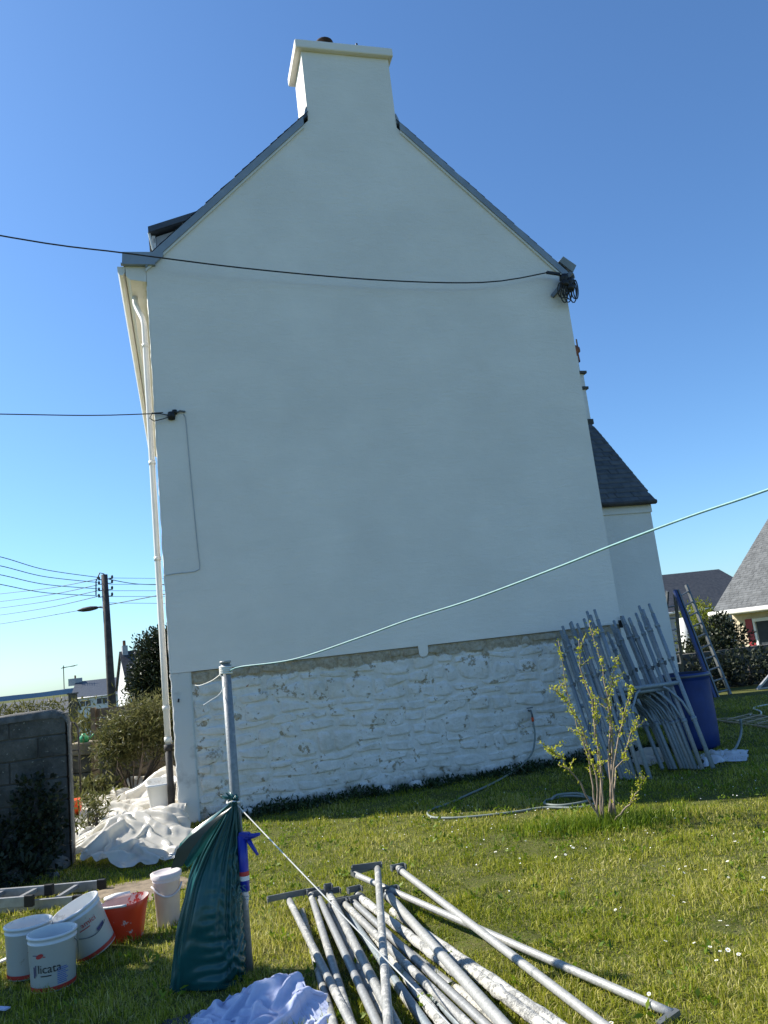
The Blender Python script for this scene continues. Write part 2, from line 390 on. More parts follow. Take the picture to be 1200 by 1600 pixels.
def crown(name, blobs, n, L, W, mat, parent, rng=RNG, up=.2, core=.45):
    """leaf clumps spread through a set of ellipsoids, denser near the shell"""
    vol = np.array([b[3] * b[4] * b[5] for b in blobs]) ** .8; vol /= vol.sum()
    idx = rng.choice(len(blobs), n, p=vol); B = np.array(blobs)[idx]
    u = rand_dirs(n, rng); r = core + (1.06 - core) * rng.uniform(0, 1, (n, 1)) ** .6
    r = r * (1 + .22 * np.sin(u[:, :1] * 7 + idx[:, None]) * np.cos(u[:, 1:2] * 6 + 2 * idx[:, None]))
    P = B[:, :3] + u * r * B[:, 3:6]
    D = u + rng.normal(size=(n, 3)) * .8; D[:, 2] += up
    V, F, t = leaves(P, D, L * rng.uniform(.6, 1.3, n), W * rng.uniform(.7, 1.2, n), np.clip(rng.normal(.45, .25, n), 0, 1), rng)
    return np_mesh(name, V, F, mat, parent, t)
def copy_part(o, parent, loc=None):
    c = o.copy(); COL.objects.link(c); c.parent = parent
    if loc is not None: c.location = loc
    return c

# rubble wall: wavy courses split into stones; fr(u, depth, v) -> world
def rubble(parent, fr, U0, U1, V0, V1, mat, rng, course=.19, width=.36, relief=.035, gap=.012, nu=9, nv=7, name='stone', und=0.0):
    k = max(1, int(round((V1 - V0) / course))); edges = np.linspace(V0, V1, k + 1)
    edges[1:-1] += rng.uniform(-.28, .28, k - 1) * course
    wav = rng.uniform(0, 6.28, (k + 1, 2)); amp = rng.uniform(.15, .34, k + 1) * course; amp[0] = amp[-1] = 0
    def ev(i, u): return edges[i] + amp[i] * np.sin(u * 3.1 + wav[i, 0]) + .4 * amp[i] * np.sin(u * 8.3 + wav[i, 1])
    for i in range(k):
        u = U0
        lean = 0.0
        while u < U1 - .04:
            w = width * rng.uniform(.5, 1.7); e = min(u + w, U1)
            if U1 - e < .12: e = U1
            lean2 = rng.uniform(-.07, .07) if e < U1 else 0.0
            gu = np.linspace(-1, 1, nu); gv = np.linspace(-1, 1, nv)
            a, b = np.meshgrid(gu, gv, indexing='ij')
            # round the corners of the square towards a super-ellipse
            rad = (np.abs(a) ** 5 + np.abs(b) ** 5) ** (1 / 5) + 1e-9; mx = np.maximum(np.abs(a), np.abs(b)); q = np.where(mx > 0, mx / rad, 1)
            aa = a * q; bb = b * q
            jit = rng.uniform(0, 6.28, 4); jv = rng.uniform(-.22, .22, 2) * course
            aa = aa * (1 - .06 * (1 + np.sin(bb * 2.5 + jit[0]))); bb = bb * (1 - .06 * (1 + np.sin(aa * 2.8 + jit[1])))
            tt = (bb + 1) / 2
            uc = (u + e) / 2 + aa * ((e - u) / 2 - gap) + tt * (lean * (1 - aa) / 2 + lean2 * (1 + aa) / 2)
            v0 = ev(i, uc) + gap + (jv[0] if i > 0 else 0); v1 = ev(i + 1, uc) - gap + (jv[1] if i < k - 1 else 0)
            vc = v0 + (v1 - v0) * tt
            rel = relief * rng.uniform(.55, 1.25)
            dome = np.clip(1 - np.maximum(np.abs(a), np.abs(b)) ** 6, 0, 1) ** .55
            h = rel * dome + rel * .8 * wnoise(uc, vc, 14, 3, seed=int(rng.integers(8))) * (dome > 0) + rel * .25 * (a * rng.uniform(-1, 1) + b * rng.uniform(-1, 1)) * dome
            h = np.where(dome > 0, h, -.02)
            if und: h = h + und * wnoise(uc, vc, 4.5, 3, 6) + und * .55 * wnoise(uc, vc, 42, 2, 7) * (dome > 0)
            G = np.array([[fr(uc[x, y], h[x, y], vc[x, y]) for y in range(nv)] for x in range(nu)])
            MB().grid(G).build(name, mat, parent, True)
            u = e; lean = lean2
def slates(name, org, du, dn, nrow, mat, parent, w, rows, cols_len, rng, exposure=.14, lift=.012):
    """overlapping slates on a plane: org, du = unit along eave, dn = unit up the slope"""
    nr = np.cross(du, dn); nr /= np.linalg.norm(nr)
    if nr[2] < 0: nr = -nr
    V = []; F = []; t = []
    for i in range(rows):
        u = -rng.uniform(0, w) if i % 2 else -.0
        while u < cols_len:
            a = max(u, 0) + .003; b = min(u + w * rng.uniform(.95, 1.05), cols_len) - .003
            if b - a > .03:
                v = i * exposure; j = rng.uniform(-.006, .006); k = len(V); l = lift * rng.uniform(.8, 1.3)
                p0 = org + du * a + dn * (v + j) + nr * l; p1 = org + du * b + dn * (v + j) + nr * l
                p2 = org + du * b + dn * (v + exposure * 1.6) + nr * .002; p3 = org + du * a + dn * (v + exposure * 1.6) + nr * .002
                V += [p0, p1, p2, p3, p0 - nr * l, p1 - nr * l]
                F += [(k, k + 1, k + 2, k + 3), (k + 4, k + 5, k + 1, k)]; t += [rng.uniform(0, 1) ** 2] * 6
            u += w
    o = np_mesh(name, np.array(V), F, mat, parent, t); o['kind'] = 'stuff'; return o

# ================================================================== THE SETTING
def gz(x, y):
    x = np.asarray(x, float); y = np.asarray(y, float)
    side = smooth(-2, 6, x)
    left = -5.0 * smooth(14.5, 46, y); right = -.9 * smooth(17.5, 25, y) - 4.0 * smooth(45, 120, y)
    near = .018 * wnoise(x, y, 1.3, 3, 2) * (1 - smooth(12, 20, y))
    return left * (1 - side) + right * side + near
xs = np.unique(np.concatenate([np.linspace(-8, 10, 91), -8 - np.geomspace(.4, 4000, 34), 10 + np.geomspace(.4, 4000, 34)]))
ys = np.unique(np.concatenate([np.linspace(-3, 24, 136), 24 + np.geomspace(.4, 5000, 44), -3 - np.geomspace(.5, 400, 14)]))
gx, gy = np.meshgrid(xs, ys, indexing='ij')
o = MB().grid(np.stack([gx, gy, gz(gx, gy)], -1)).build('ground', m_ground, sm=True); o['kind'] = 'structure'

# trodden dirt patch by the ladders
dp = [gp(*p) for p in ((150, 1412), (200, 1418), (262, 1402), (300, 1385), (292, 1368), (236, 1372), (180, 1380), (130, 1398))]
dpc = np.mean(dp, 0); V = [dpc + ZZ * .016]
for r_ in (.5, .8, 1.0):
    for k in range(32):
        f = k / 32 * len(dp); i = int(f); q = dp[i] * (1 - f + i) + dp[(i + 1) % len(dp)] * (f - i)
        w = dpc + (q - dpc) * r_ * (1 + .07 * math.sin(k * 2.3)); w[2] = float(gz(w[0], w[1])) + (.014 if r_ < 1 else .004); V.append(w)
F = [(0, 1 + k, 1 + (k + 1) % 32) for k in range(32)] + [(1 + 32 * j + k, 1 + 32 * (j + 1) + k, 1 + 32 * (j + 1) + (k + 1) % 32, 1 + 32 * j + (k + 1) % 32) for j in range(2) for k in range(32)]
o = MB().add(V, F).build('dirt_path', m_dirt, sm=True); o['kind'] = 'structure'
DIRT = dpc

# ------------------------------------------------------------------ the white gable house
HL = 8.2                                     # length of the house behind the gable
def zr(s): return 9.75 - abs(s - 2.92)
house = thing('white_house', 'tall white rendered gable house with chimney above a rough whitewashed stone base', 'house', fw(2.9, 0, 0))
wall = MB()
UO = .025                                    # fresh render stands proud of the old stone
ZB = 1.655
pr = [(0, ZB), (2.98, ZB), (2.985, 1.55), (3.0, 1.525), (3.04, 1.52), (3.075, 1.53), (3.10, 1.56), (3.105, ZB), (5.84, ZB), (5.84, zr(5.84) - .12), (3.57, zr(3.57) - .12), (3.57, 10.11), (2.285, 10.11), (2.285, zr(2.285) - .12), (0, zr(0) - .12)]
front = [fw(s, UO, z) for s, z in pr]; back = [fw(s, -.05, z) for s, z in pr]
n = len(pr)
wall.add(front + back, [tuple(range(n))] + [tuple(range(2 * n - 1, n - 1, -1))] + [(i, n + i, n + (i + 1) % n, (i + 1) % n) for i in range(n)])
wall.build('gable_wall', m_render, house)
core = MB()
core.box((.0, -HL, 0), (.25, -.052, 6.7), fw); core.box((5.55, -HL, 0), (5.838, -.052, 6.7), fw); core.box((.25, -HL, 0), (5.55, -HL + .25, 6.7), fw)
core.prism([fw(.0, -HL, 6.7), fw(5.838, -HL, 6.7), fw(2.92, -HL, 9.6)], NN * .25)
core.build('side_wall', m_render, house)
# corner strip of old painted render
q = MB(); rr = np.random.default_rng(3)
zs = np.linspace(0, ZB - .004, 60); ss = np.linspace(0, .23, 8)
G = np.zeros((len(zs), len(ss) + 3, 3))
for i, z in enumerate(zs):
    ej = .012 * wnoise(z, 0, 9, 4) + .006 * wnoise(z, 5, 37, 2)
    G[i, 0] = fw(ej + .004, -.06, z); G[i, 1] = fw(ej, .004, z)
    for j, s in enumerate(ss):
        G[i, j + 2] = fw(s if j else s + ej + .012, .016 + .006 * wnoise(s, z, 8, 3, 1), z)
    G[i, -1] = fw(.235, -.05, z)
q.grid(G).build('corner_strip', m_quoin, house, True)
# ragged arris of the render up the left edge
q = MB(); zs = np.linspace(ZB + .01, 6.45, 180)
G = [[fw(.012 + .004 * wnoise(z, 2, 6, 3), UO + .002, z), fw(-.004 + .007 * wnoise(z, 1, 13, 4), UO - .003, z), fw(-.006 + .009 * wnoise(z, 3, 11, 4), -.02, z), fw(-.002, -.10, z)] for z in zs]
q.grid(G).build('render_edge', m_render, house, True)

base = MB(); us = np.linspace(.22, 5.838, 120); vs_ = np.linspace(0, ZB - .006, 40)
G = np.array([[fw(u, -.006 + .008 * wnoise(u, v, 9, 4, 3) + .010 * wnoise(u, v, 4.5, 3, 6), v) for v in vs_] for u in us])
bb_ = base.grid(G).build('stone_base', m_wash, house, True)
bb_['label'] = 'rough whitewashed rubble stone base with bare strip along its top'
rubble(bb_, lambda u, d, v: fw(u, d, v), .23, 5.838, .0, ZB - .01, m_wash, np.random.default_rng(21), course=.15, width=.27, relief=.012, gap=.001, nu=13, nv=9, und=.010)
# loose foot stones
fr = np.random.default_rng(5)
for k in range(16):
    s = fr.uniform(.5, 5.6); r_ = fr.uniform(.04, .085)
    mb = MB(); c = fw(s, .05 + r_ * .3, r_ * .25)
    mb.lathe([(1e-4, -1), (.6, -.8), (.95, -.2), (.9, .35), (.5, .85), (1e-4, 1)], 9, (0, 0, 0))
    sc_ = np.array([r_ * fr.uniform(1, 1.7), r_, r_ * fr.uniform(.6, .9)])
    mb.v = [tuple(c + np.array(p) * sc_ * (1 + .18 * math.sin(9 * p[0] + k) * math.cos(7 * p[1]))) for p in mb.v]
    mb.build('stone', m_wash, bb_, True)

# roof, verge boards, chimney
def roof_pt(s, o, dz=0): return fw(s, o, zr(s) + dz)
roof = MB()
for sgn, s_e, s_c in ((-1, -.02, 2.27), (1, 5.99, 3.585)):
    for s0, s1, o0, o1 in ((s_e, s_c, .05, -.66), (s_e, 2.92, -.66, -HL - .1)):
        p = [roof_pt(s0, o0, 0), roof_pt(s1, o0, 0), roof_pt(s1, o1, 0), roof_pt(s0, o1, 0)]
        roof.prism(p, -ZZ * .05)
rf = roof.build('roof', m_slate, house)
for sgn in (-1, 1):
    dn = (TT + ZZ) / math.sqrt(2) if sgn < 0 else (-TT + ZZ) / math.sqrt(2)
    s_e = -.02 if sgn < 0 else 5.99; du = -NN if sgn < 0 else NN
    for r0, rows, oa, ob in ((0, 22 if sgn < 0 else 23, .055, -.66), (0, 28, -.662, -HL - .1)):
        e0 = fw(s_e, oa if sgn < 0 else ob, zr(s_e) + .002)
        slates('slates', e0, du, dn, 1, m_slate, rf, .22, rows, oa - ob, np.random.default_rng(8 + sgn), .145)
verge = [(-.005, 2.21), (3.61, 5.97)]
for a, b in verge:
    v = MB(); h = .135
    v.prism([fw(a, .032, zr(a) - .012), fw(b, .032, zr(b) - .012), fw(b, .032, zr(b) - h), fw(a, .032, zr(a) - h)], NN * .035)
    v.build('verge_board', m_verge, house)
    v = MB(); v.prism([fw(a, .03, zr(a) - h - .004), fw(b, .03, zr(b) - h - .004), fw(b, .03, zr(b) - h - .04), fw(a, .03, zr(a) - h - .04)], NN * .022)
    v.build('verge_trim', m_pvc, house)
# left eave: boxed cornice with zinc front, soffit, gutter
v = MB(); v.prism([fw(-.285, .03, 6.745), fw(.10, .03, 6.745), fw(.22, .03, 6.86), fw(.22, .03, 6.90), fw(.1, .03, 6.905), fw(-.275, .03, 6.895)], NN * .04); v.build('eave_end_cap', m_verge, house)
v = MB(); v.box((-.30, .02, 6.727), (.115, .078, 6.743), fw); v.build('eave_drip', m_verge, house)
v = MB(); v.prism([fw(-.25, .018, 6.725), fw(-.25, .018, 6.60), fw(-.20, .018, 6.545), fw(-.004, .018, 6.52), fw(-.004, .018, 6.725)], -NN * (HL)); v.build('cornice', m_render, house)
v = MB(); prof = [(-.255, 6.72), (-.262, 6.64), (-.285, 6.605), (-.325, 6.61), (-.345, 6.65), (-.348, 6.722)]
v.prism([fw(s, .015, z) for s, z in prof], -NN * HL); v.build('gutter', m_pvc, house)
v = MB(); v.box((-.275, -HL, 6.726), (.1, .028, 6.885), fw); v.build('eave_roof', m_verge, house)
# downpipe
path = [fw(-.17, -.42, 6.53), fw(-.17, -.42, 6.44), fw(-.15, -.39, 6.36), fw(-.085, -.28, 6.16), fw(-.07, -.25, 6.05), fw(-.07, -.22, 4.0), fw(-.07, -.16, 2.0), fw(-.07, -.13, .86)]
dpipe = MB().tube(path, .036, 12).build('downpipe', m_pvc, house, True)
for z, o in ((5.75, -.25), (4.2, -.225), (3.0, -.19), (1.25, -.14), (.90, -.13)):
    MB().tube([fw(-.07, o, z), fw(-.07, o, z + .05)], .043, 12).build('pipe_collar', m_pvc, dpipe, True)
MB().tube([fw(-.07, -.13, .87), fw(-.07, -.12, .0)], .04, 12).build('iron_pipe', m_iron, dpipe, True)
MB().tube([fw(-.07, -.13, .80), fw(-.07, -.13, .87)], .05, 12).build('pipe_socket', m_iron, dpipe, True)
# right eave flashing
v = MB(); v.prism([fw(5.80, .04, 6.94), fw(5.86, .075, 7.0), fw(6.05, .075, 6.86), fw(6.0, .04, 6.77)], -NN * .5); v.build('eave_flashing', m_verge, house)
v = MB(); v.prism([fw(5.96, .02, 6.78), fw(6.02, .02, 6.76), fw(6.03, .02, 6.69), fw(5.97, .02, 6.66)], -NN * HL); v.build('gutter', m_pvc, house)
# chimney
ch = MB(); ch.box((2.288, -.62, 8.85), (3.567, .0, 10.109), fw); cho = ch.build('chimney', m_render, house, bevel=.012)
cap = MB(); cap.box((2.195, -.69, 10.112), (3.635, .095, 10.25), fw); cap.build('chimney_cap', m_render, cho, bevel=.02)
MB().lathe([(.09, 0), (.10, .06), (.13, .07), (.13, .10), (1e-3, .125)], 18, fw(2.66, -.06, 10.25)).build('chimney_pot', M('sooty_clay', (.05, .032, .025), .9, var=.3), cho, True)
MB().tube([fw(3.16, -.1, 10.2), fw(3.16, -.1, 10.44)], .016, 8).build('vent_rod', m_black, cho)
# lead flashing where roof meets stack
for a, s in ((2.28, -1), (3.575, 1)):
    v = MB(); v.prism([fw(a, .034, zr(a) - .03), fw(a + s * .05, .034, zr(a + s * .05) - .03), fw(a + s * .035, .034, zr(a) + .03), fw(a + s * .004, .034, zr(a) + .12)], -NN * .66); v.build('lead_flashing', m_verge, cho)
# dormer on the left slope
dm = MB(); O1, O2 = -.85, -2.1
dm.prism([fw(.14, O1, 7.0), fw(.14, O1, 7.66), fw(1.5, O1, 8.20), fw(1.5, O1, 8.1)], -NN * (O1 - O2)); do = dm.build('dormer', m_wallg, house)
d2 = MB(); d2.prism([fw(.04, O1 + .12, 7.66), fw(.04, O1 + .12, 7.745), fw(1.62, O1 + .12, 8.37), fw(1.62, O1 + .12, 8.28)], -NN * (O1 - O2 + .24)); d2.build('dormer_roof', m_slate, do)
d3 = MB(); d3.box((.09, O1 - .1, 7.05), (.135, O1 + .03, 7.62), fw); d3.box((.09, O2 - .03, 7.05), (.135, O2 + .1, 7.62), fw); d3.box((.085, O2 - .03, 7.55), (.13, O1 + .03, 7.66), fw); d3.build('window_frame', m_frame, do)
MB().tube([fw(.05, O1 + .07, 7.68), fw(.10, O1 + .05, 7.4), fw(.16, O1 + .04, 7.1)], .018, 8).build('dormer_pipe', m_pvc, do)
d4 = MB(); d4.box((.11, O2 + .08, 7.1), (.12, O1 - .08, 7.56), fw); d4.build('pane', m_glass, do)
# fine details on the gable: clamps, hairline conduit is a cable thing below; small black hook at the left edge
MB().tube([fw(.075, .02, 1.36), fw(.075, .05, 1.36), fw(.07, .055, 1.33)], .012, 6).build('wall_hook', m_black, house)
v = MB(); v.box((5.80, .026, 1.60), (5.845, .05, 1.70), fw); v.tube([fw(5.82, .05, 1.60), fw(5.83, .07, 1.66), fw(5.83, .06, 1.75)], .012, 6); v.build('pipe_bracket', m_black, house)

# ------------------------------------------------------------------ annex behind the right corner
SB = -2.0
annex = thing('white_annex', 'lower white annex with dark slate roof behind the right corner of the tall house', 'house', fw(7, SB, 0))
v = MB(); AW = 7.98
v.box((5.842, SB - 3.2, .62), (AW, SB, 3.50), fw); v.prism([fw(AW - .2, SB, 3.5), fw(AW - .2, SB - 3.2, 3.5), fw(AW - .2, SB - 1.6, 5.35)], TT * .2); v.build('wall', m_render2, annex)
v = MB(); v.box((5.842, SB - 3.2, 0), (AW + .012, SB + .014, .75), fw); v.build('plinth', M('grey_plinth', (.33, .35, .37), .9, var=.1), annex)
v = MB(); v.box((5.842, SB - .05, 3.47), (AW + .01, SB + .03, 3.635), fw); v.build('eave_frieze', m_render2, annex)
pit = math.radians(50); dn = ZZ * math.sin(pit) - NN * math.cos(pit); Ls = 1.62 / math.cos(pit)
e0 = fw(5.842, SB + .1, 3.64)
v = MB(); v.prism([e0, e0 + TT * 2.2, e0 + TT * 2.2 + dn * (Ls + .1), e0 + dn * (Ls + .1)], -(ZZ * .05))
e1 = fw(5.842, SB - 3.3, 3.64); dn2 = ZZ * math.sin(pit) + NN * math.cos(pit)
v.prism([e1, e1 + TT * 2.2, e1 + TT * 2.2 + dn2 * (Ls + .1), e1 + dn2 * (Ls + .1)], -(ZZ * .05)); ar = v.build('roof', m_slate, annex)
slates('slates', e0 + ZZ * .004, TT, dn, 1, m_slate, ar, .16, 19, 2.21, np.random.default_rng(4), .135, .014)
v = MB(); v.tube([fw(5.85, SB + .13, 3.63), fw(AW + .05, SB + .13, 3.63)], .038, 10); v.build('gutter', m_iron, annex, True)
rz = 5.62
v = MB(); v.box((7.62, SB - 1.95, 5.0), (8.06, SB - 1.5, 6.24), fw); ac = v.build('chimney', m_render2, annex, bevel=.01)
v = MB(); v.box((7.58, SB - 1.99, 6.24), (8.10, SB - 1.46, 6.29), fw); v.build('chimney_band', m_mortar, ac)
for a in (7.62, 7.80, 7.98):
    v = MB(); v.box((a, SB - 1.95, 6.29), (a + .08, SB - 1.5, 6.56), fw); v.build('chimney_pier', m_render2, ac)
v = MB(); v.box((7.56, SB - 2.0, 6.56), (8.11, SB - 1.45, 6.61), fw); v.build('chimney_slab', m_mortar, ac)
v = MB(); v.box((7.57, SB - 2.0, 5.52), (8.08, SB - 1.45, 5.62), fw); v.build('chimney_flashing', m_mortar, ac)
for z in (3.02, 2.72):
    v = MB(); v.box((6.86, SB, z), (7.04, SB + .012, z + .012), fw); v.build('wall_tie', m_iron, annex)
# chimney of a house further back, only its pot showing past the corner
c0 = on_plane(899, 560, -7.0)
bch = thing('back_chimney', 'brown clay chimney pot peeping past the right edge of the tall house', 'chimney', (c0[0], c0[1], 0))
MB().box((c0[0] - .9, c0[1] - .3, 0), (c0[0] - .02, c0[1] + .4, c0[2] - .05)).build('stack', m_render2, bch)
MB().lathe([(.13, -.1), (.12, .12), (.17, .16), (.17, .24), (.13, .3)], 14, (c0[0] - .02, c0[1], c0[2])).build('pot', m_terra, bch, True)
MB().tube([(c0[0] + .1, c0[1], c0[2] + .2), (c0[0] + .1, c0[1], c0[2] + .5)], .02, 6).build('rod', m_iron, bch)

# ------------------------------------------------------------------ concrete block wall on the left
WY = 7.95; wdir = np.array([math.cos(math.radians(15.3)), math.sin(math.radians(15.3)), 0]); wnrm = np.array([wdir[1], -wdir[0], 0])
WE = np.array([-3.26, 7.54, 0])
def wf(u, d, z): return WE - wdir * u + wnrm * d + ZZ * z
cw = thing('block_wall', 'dark weathered concrete block garden wall at the left edge', 'wall', wf(1, -.1, 0))
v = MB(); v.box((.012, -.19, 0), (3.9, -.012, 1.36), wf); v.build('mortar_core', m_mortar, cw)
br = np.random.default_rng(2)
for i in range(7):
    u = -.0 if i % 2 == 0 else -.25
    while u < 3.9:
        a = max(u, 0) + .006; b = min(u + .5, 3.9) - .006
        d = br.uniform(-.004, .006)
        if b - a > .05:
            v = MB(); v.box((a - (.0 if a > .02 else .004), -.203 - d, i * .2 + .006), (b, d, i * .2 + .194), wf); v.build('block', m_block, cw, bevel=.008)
        u += .5
# mortar capping, rounded down at the visible end
v = MB()
pts = []
for u in np.linspace(3.9, .1, 20): pts.append((u, 1.40 + .012 * math.sin(u * 5) ))
for a in np.linspace(0, math.pi / 2, 6): pts.append((.10 - .115 * math.sin(a), 1.40 - .12 + .12 * math.cos(a)))
G = [[wf(u, .012, z - .05 if u > .05 else z - .02), wf(u, .012, z + .012), wf(u, -.1, z + .03), wf(u, -.215, z + .012), wf(u, -.215, z - .05 if u > .05 else z - .02)] for u, z in pts]
for z in (1.0, .5, .0): G.append([wf(-.018, .012, z), wf(-.022, .006, z), wf(-.022, -.1, z), wf(-.022, -.21, z), wf(-.018, -.215, z)])
v.grid(G).build('capping', M('grey_mortar_capping', (.13, .125, .115), .95, var=.35, scale=7, bmp=.6), cw, True)

# ------------------------------------------------------------------ background on the left
def quad_wall(mb, a, b, z0, z1, th):
    a = np.array(a, float); b = np.array(b, float); t = b - a; t[2] = 0; t /= np.linalg.norm(t); nrm = np.array([-t[1], t[0], 0])
    return mb.prism([(a[0], a[1], z0), (b[0], b[1], z0), (b[0], b[1], z1), (a[0], a[1], z1)], nrm * th)
def far_window(parent, c, t, w, h, nrm, panes=2):
    """white frame with separate panes, c = centre on the wall face"""
    f = MB(); k = .06
    for i, j, a, b in ((-w / 2, -w / 2 + k, -h / 2, h / 2), (w / 2 - k, w / 2, -h / 2, h / 2), (-w / 2 + k, w / 2 - k, h / 2 - k, h / 2), (-w / 2 + k, w / 2 - k, -h / 2, -h / 2 + k), (-k / 2, k / 2, -h / 2 + k, h / 2 - k)):
        f.prism([c + t * i + ZZ * a, c + t * j + ZZ * a, c + t * j + ZZ * b, c + t * i + ZZ * b], nrm * .08)
    fo = f.build('window', m_frame, parent)
    for i, j in ((-w / 2 + k, -k / 2), (k / 2, w / 2 - k)):
        MB().prism([c + t * i + ZZ * (-h / 2 + k), c + t * j + ZZ * (-h / 2 + k), c + t * j + ZZ * (h / 2 - k), c + t * i + ZZ * (h / 2 - k)], nrm * .03).build('pane', m_glass, fo)
    return fo
def far_house(name, label, pL, pR, zb, ze, rise, depth, mw, mr, wins=(), chim=()):
    """eaves front from pL to pR (x, y); gable roof with ridge parallel to the front"""
    pL = np.array([pL[0], pL[1], 0.0]); pR = np.array([pR[0], pR[1], 0.0]); t = pR - pL; L = np.linalg.norm(t); t /= L; b = np.array([-t[1], t[0], 0])
    h = thing(name, label, 'house', (*((pL + pR) / 2)[:2], zb))
    v = MB(); v.prism([pL + ZZ * zb, pR + ZZ * zb, pR + ZZ * ze, pL + ZZ * ze], b * depth)
    for e, s in ((pL, 1), (pR, -1)):
        v.prism([e + ZZ * ze, e + b * depth + ZZ * ze, e + b * depth / 2 + ZZ * (ze + rise)], t * s * .25)
    v.build('wall', mw, h)
    r = MB()
    for k in (0, 1):
        e0 = pL - t * .15 + (b * -.25 if k == 0 else b * (depth + .25)) + ZZ * (ze - .25 * rise / (depth / 2) + .06)
        top = pL - t * .15 + b * depth / 2 + ZZ * (ze + rise + .06)
        r.prism([e0, e0 + t * (L + .3), top + t * (L + .3), top], ZZ * .08)
    ro = r.build('roof', mr, h)
    g = MB(); e0 = pL - t * .15 - b * .3 + ZZ * (ze - .25 * rise / (depth / 2) + .05); g.tube([e0, e0 + t * (L + .3)], .07, 6); g.build('gutter', m_pvc, h, True)
    for u, z, w, hh in wins: far_window(h, pL + t * u + ZZ * z - b * .08, t, w, hh, b)
    for u, w, hh in chim:
        c = pL + t * u + b * depth / 2 + ZZ * (ze + rise - .3)
        k = MB(); k.prism([c - t * w / 2 - b * .3, c + t * w / 2 - b * .3, c + t * w / 2 + b * .3, c - t * w / 2 + b * .3], ZZ * (hh + .3)); co = k.build('chimney', m_wallg, ro)
        MB().lathe([(.11, 0), (.1, .35)], 8, c + ZZ * (hh + .3)).build('chimney_pot', m_terra, co, True)
    return h, pL, t, b

# long slate-roofed house
a = px(112, 1093, 90); b = px(236, 1079, 92)
hA, *_ = far_house('long_house', 'long far white house with slate roof seen over the left garden wall', (a[0], 90), (b[0], 92), -6, .62, 1.75, 8.0, m_wallw, m_slate,
    wins=((1.5, -.10, 1.25, .75), (3.3, .0, 1.25, .75), (1.5, -2.2, 1.1, 1.1), (5.9, .05, 1.0, .75)), chim=((-.2, 1.5, .55),))
c0 = px(100, 1068, 94)
an = thing('tv_antenna', 'thin television antenna on a mast above the far long roof', 'antenna', (c0[0], 94, 2.2))
MB().tube([(c0[0], 94, 1.8), (c0[0], 94, 4.6)], .05, 6).build('mast', m_wire, an)
MB().tube([(c0[0] - .3, 94, 4.3), (c0[0] + 1.6, 94.3, 4.5)], .04, 5).build('boom', m_wire, an)
for k in range(6): MB().tube([(c0[0] + .25 * k, 93.7, 4.36), (c0[0] + .25 * k, 94.4, 4.42)], .025, 4).build('element', m_wire, an)
a = px(-40, 1112, 66); b = px(108, 1098, 68)
far_house('low_house', 'low far house with pale blue-grey roof at the left edge beyond the wall', (a[0], 66), (b[0], 68), -5.6, -.35, 1.3, 7, m_wallg, m_slate_g, wins=((5, -1.5, 1.2, .9), (2.5, -1.5, 1.2, .9)), chim=())
c0 = px(114, 1095, 46)
pier = thing('stone_stack', 'grey brown stone chimney stack between the far roofs on the left', 'chimney', (c0[0], 46, -4.6))
MB().box((c0[0] - .2, 45.8, -4.6), (c0[0] + .2, 46.2, c0[2] + .38)).build('stack', m_rubble, pier, bevel=.03)
MB().box((c0[0] - .24, 45.75, c0[2] + .38), (c0[0] + .24, 46.25, c0[2] + .46)).build('cap', m_mortar, pier)
a = px(202, 1076, 50)
far_house('white_far_house', 'white far house with steep dark slate roof and end chimney beside the dark tree', (a[0], 50), (a[0] + 6, 53.2), -5, a[2] + .05, 2.3, 5.0, m_wallw, m_slate_d, wins=((.95, .3, 1.0, .9), (3.6, .3, 1.0, .9)), chim=((.2, .35, .5),))
# far low hill
hx = np.linspace(-900, 100, 60); V = []
for x in hx: V.append((x, 1500, -25)); V.append((x, 1500, 3.5 + 4 * float(wnoise(x, 0, .012, 3)))); V.append((x, 1900, -25))
F = []
for i in range(59): F += [(3 * i, 3 * i + 3, 3 * i + 4, 3 * i + 1), (3 * i + 1, 3 * i + 4, 3 * i + 5, 3 * i + 2)]
o = MB().add(V, F).build('hills', m_hill, sm=True); o['kind'] = 'structure'

# dark evergreen tree beside the house corner
c0 = px(245, 1040, 28)
tree = thing('evergreen_tree', 'dark round evergreen tree against the left edge of the tall house', 'tree', (c0[0], 28, float(gz(c0[0], 28))))
MB().tube([(c0[0], 28, float(gz(c0[0], 28)) - .2), (c0[0] + .1, 28, 0), (c0[0], 28, 1.6)], [.2, .15, .08], 8).build('trunk', m_barkd, tree, True)
for dx, dz_ in ((-.5, 2.0), (.6, 2.4), (.1, 2.9), (-.3, .6), (.7, 1.0)):
    MB().tube([(c0[0], 28, dz_ - 1.1), (c0[0] + dx * .6, 28.1, dz_ - .3), (c0[0] + dx, 28, dz_)], [.07, .05, .02], 5).build('branch', m_barkd, tree, True)
bl = [(c0[0] + .25, 28, 1.9, .95, .9, 1.35), (c0[0] + .05, 27.8, 1.0, .85, .8, 1.0), (c0[0] + .6, 28.2, 2.5, .85, .8, .95), (c0[0] + .1, 27.9, 2.6, .6, .6, .7), (c0[0] - .25, 27.8, 1.7, .6, .6, .7), (c0[0] + .9, 28, .8, .8, .8, 1.0), (c0[0] + .1, 27.9, .3, .6, .6, .7)]
bl = [(b_[0] - .12, *b_[1:3], b_[3] * 1.12, b_[4], b_[5] * 1.08) for b_ in bl]
crown('crown', bl, 22000, .13, .065, m_evergreen, tree, np.random.default_rng(31), .2, .25)

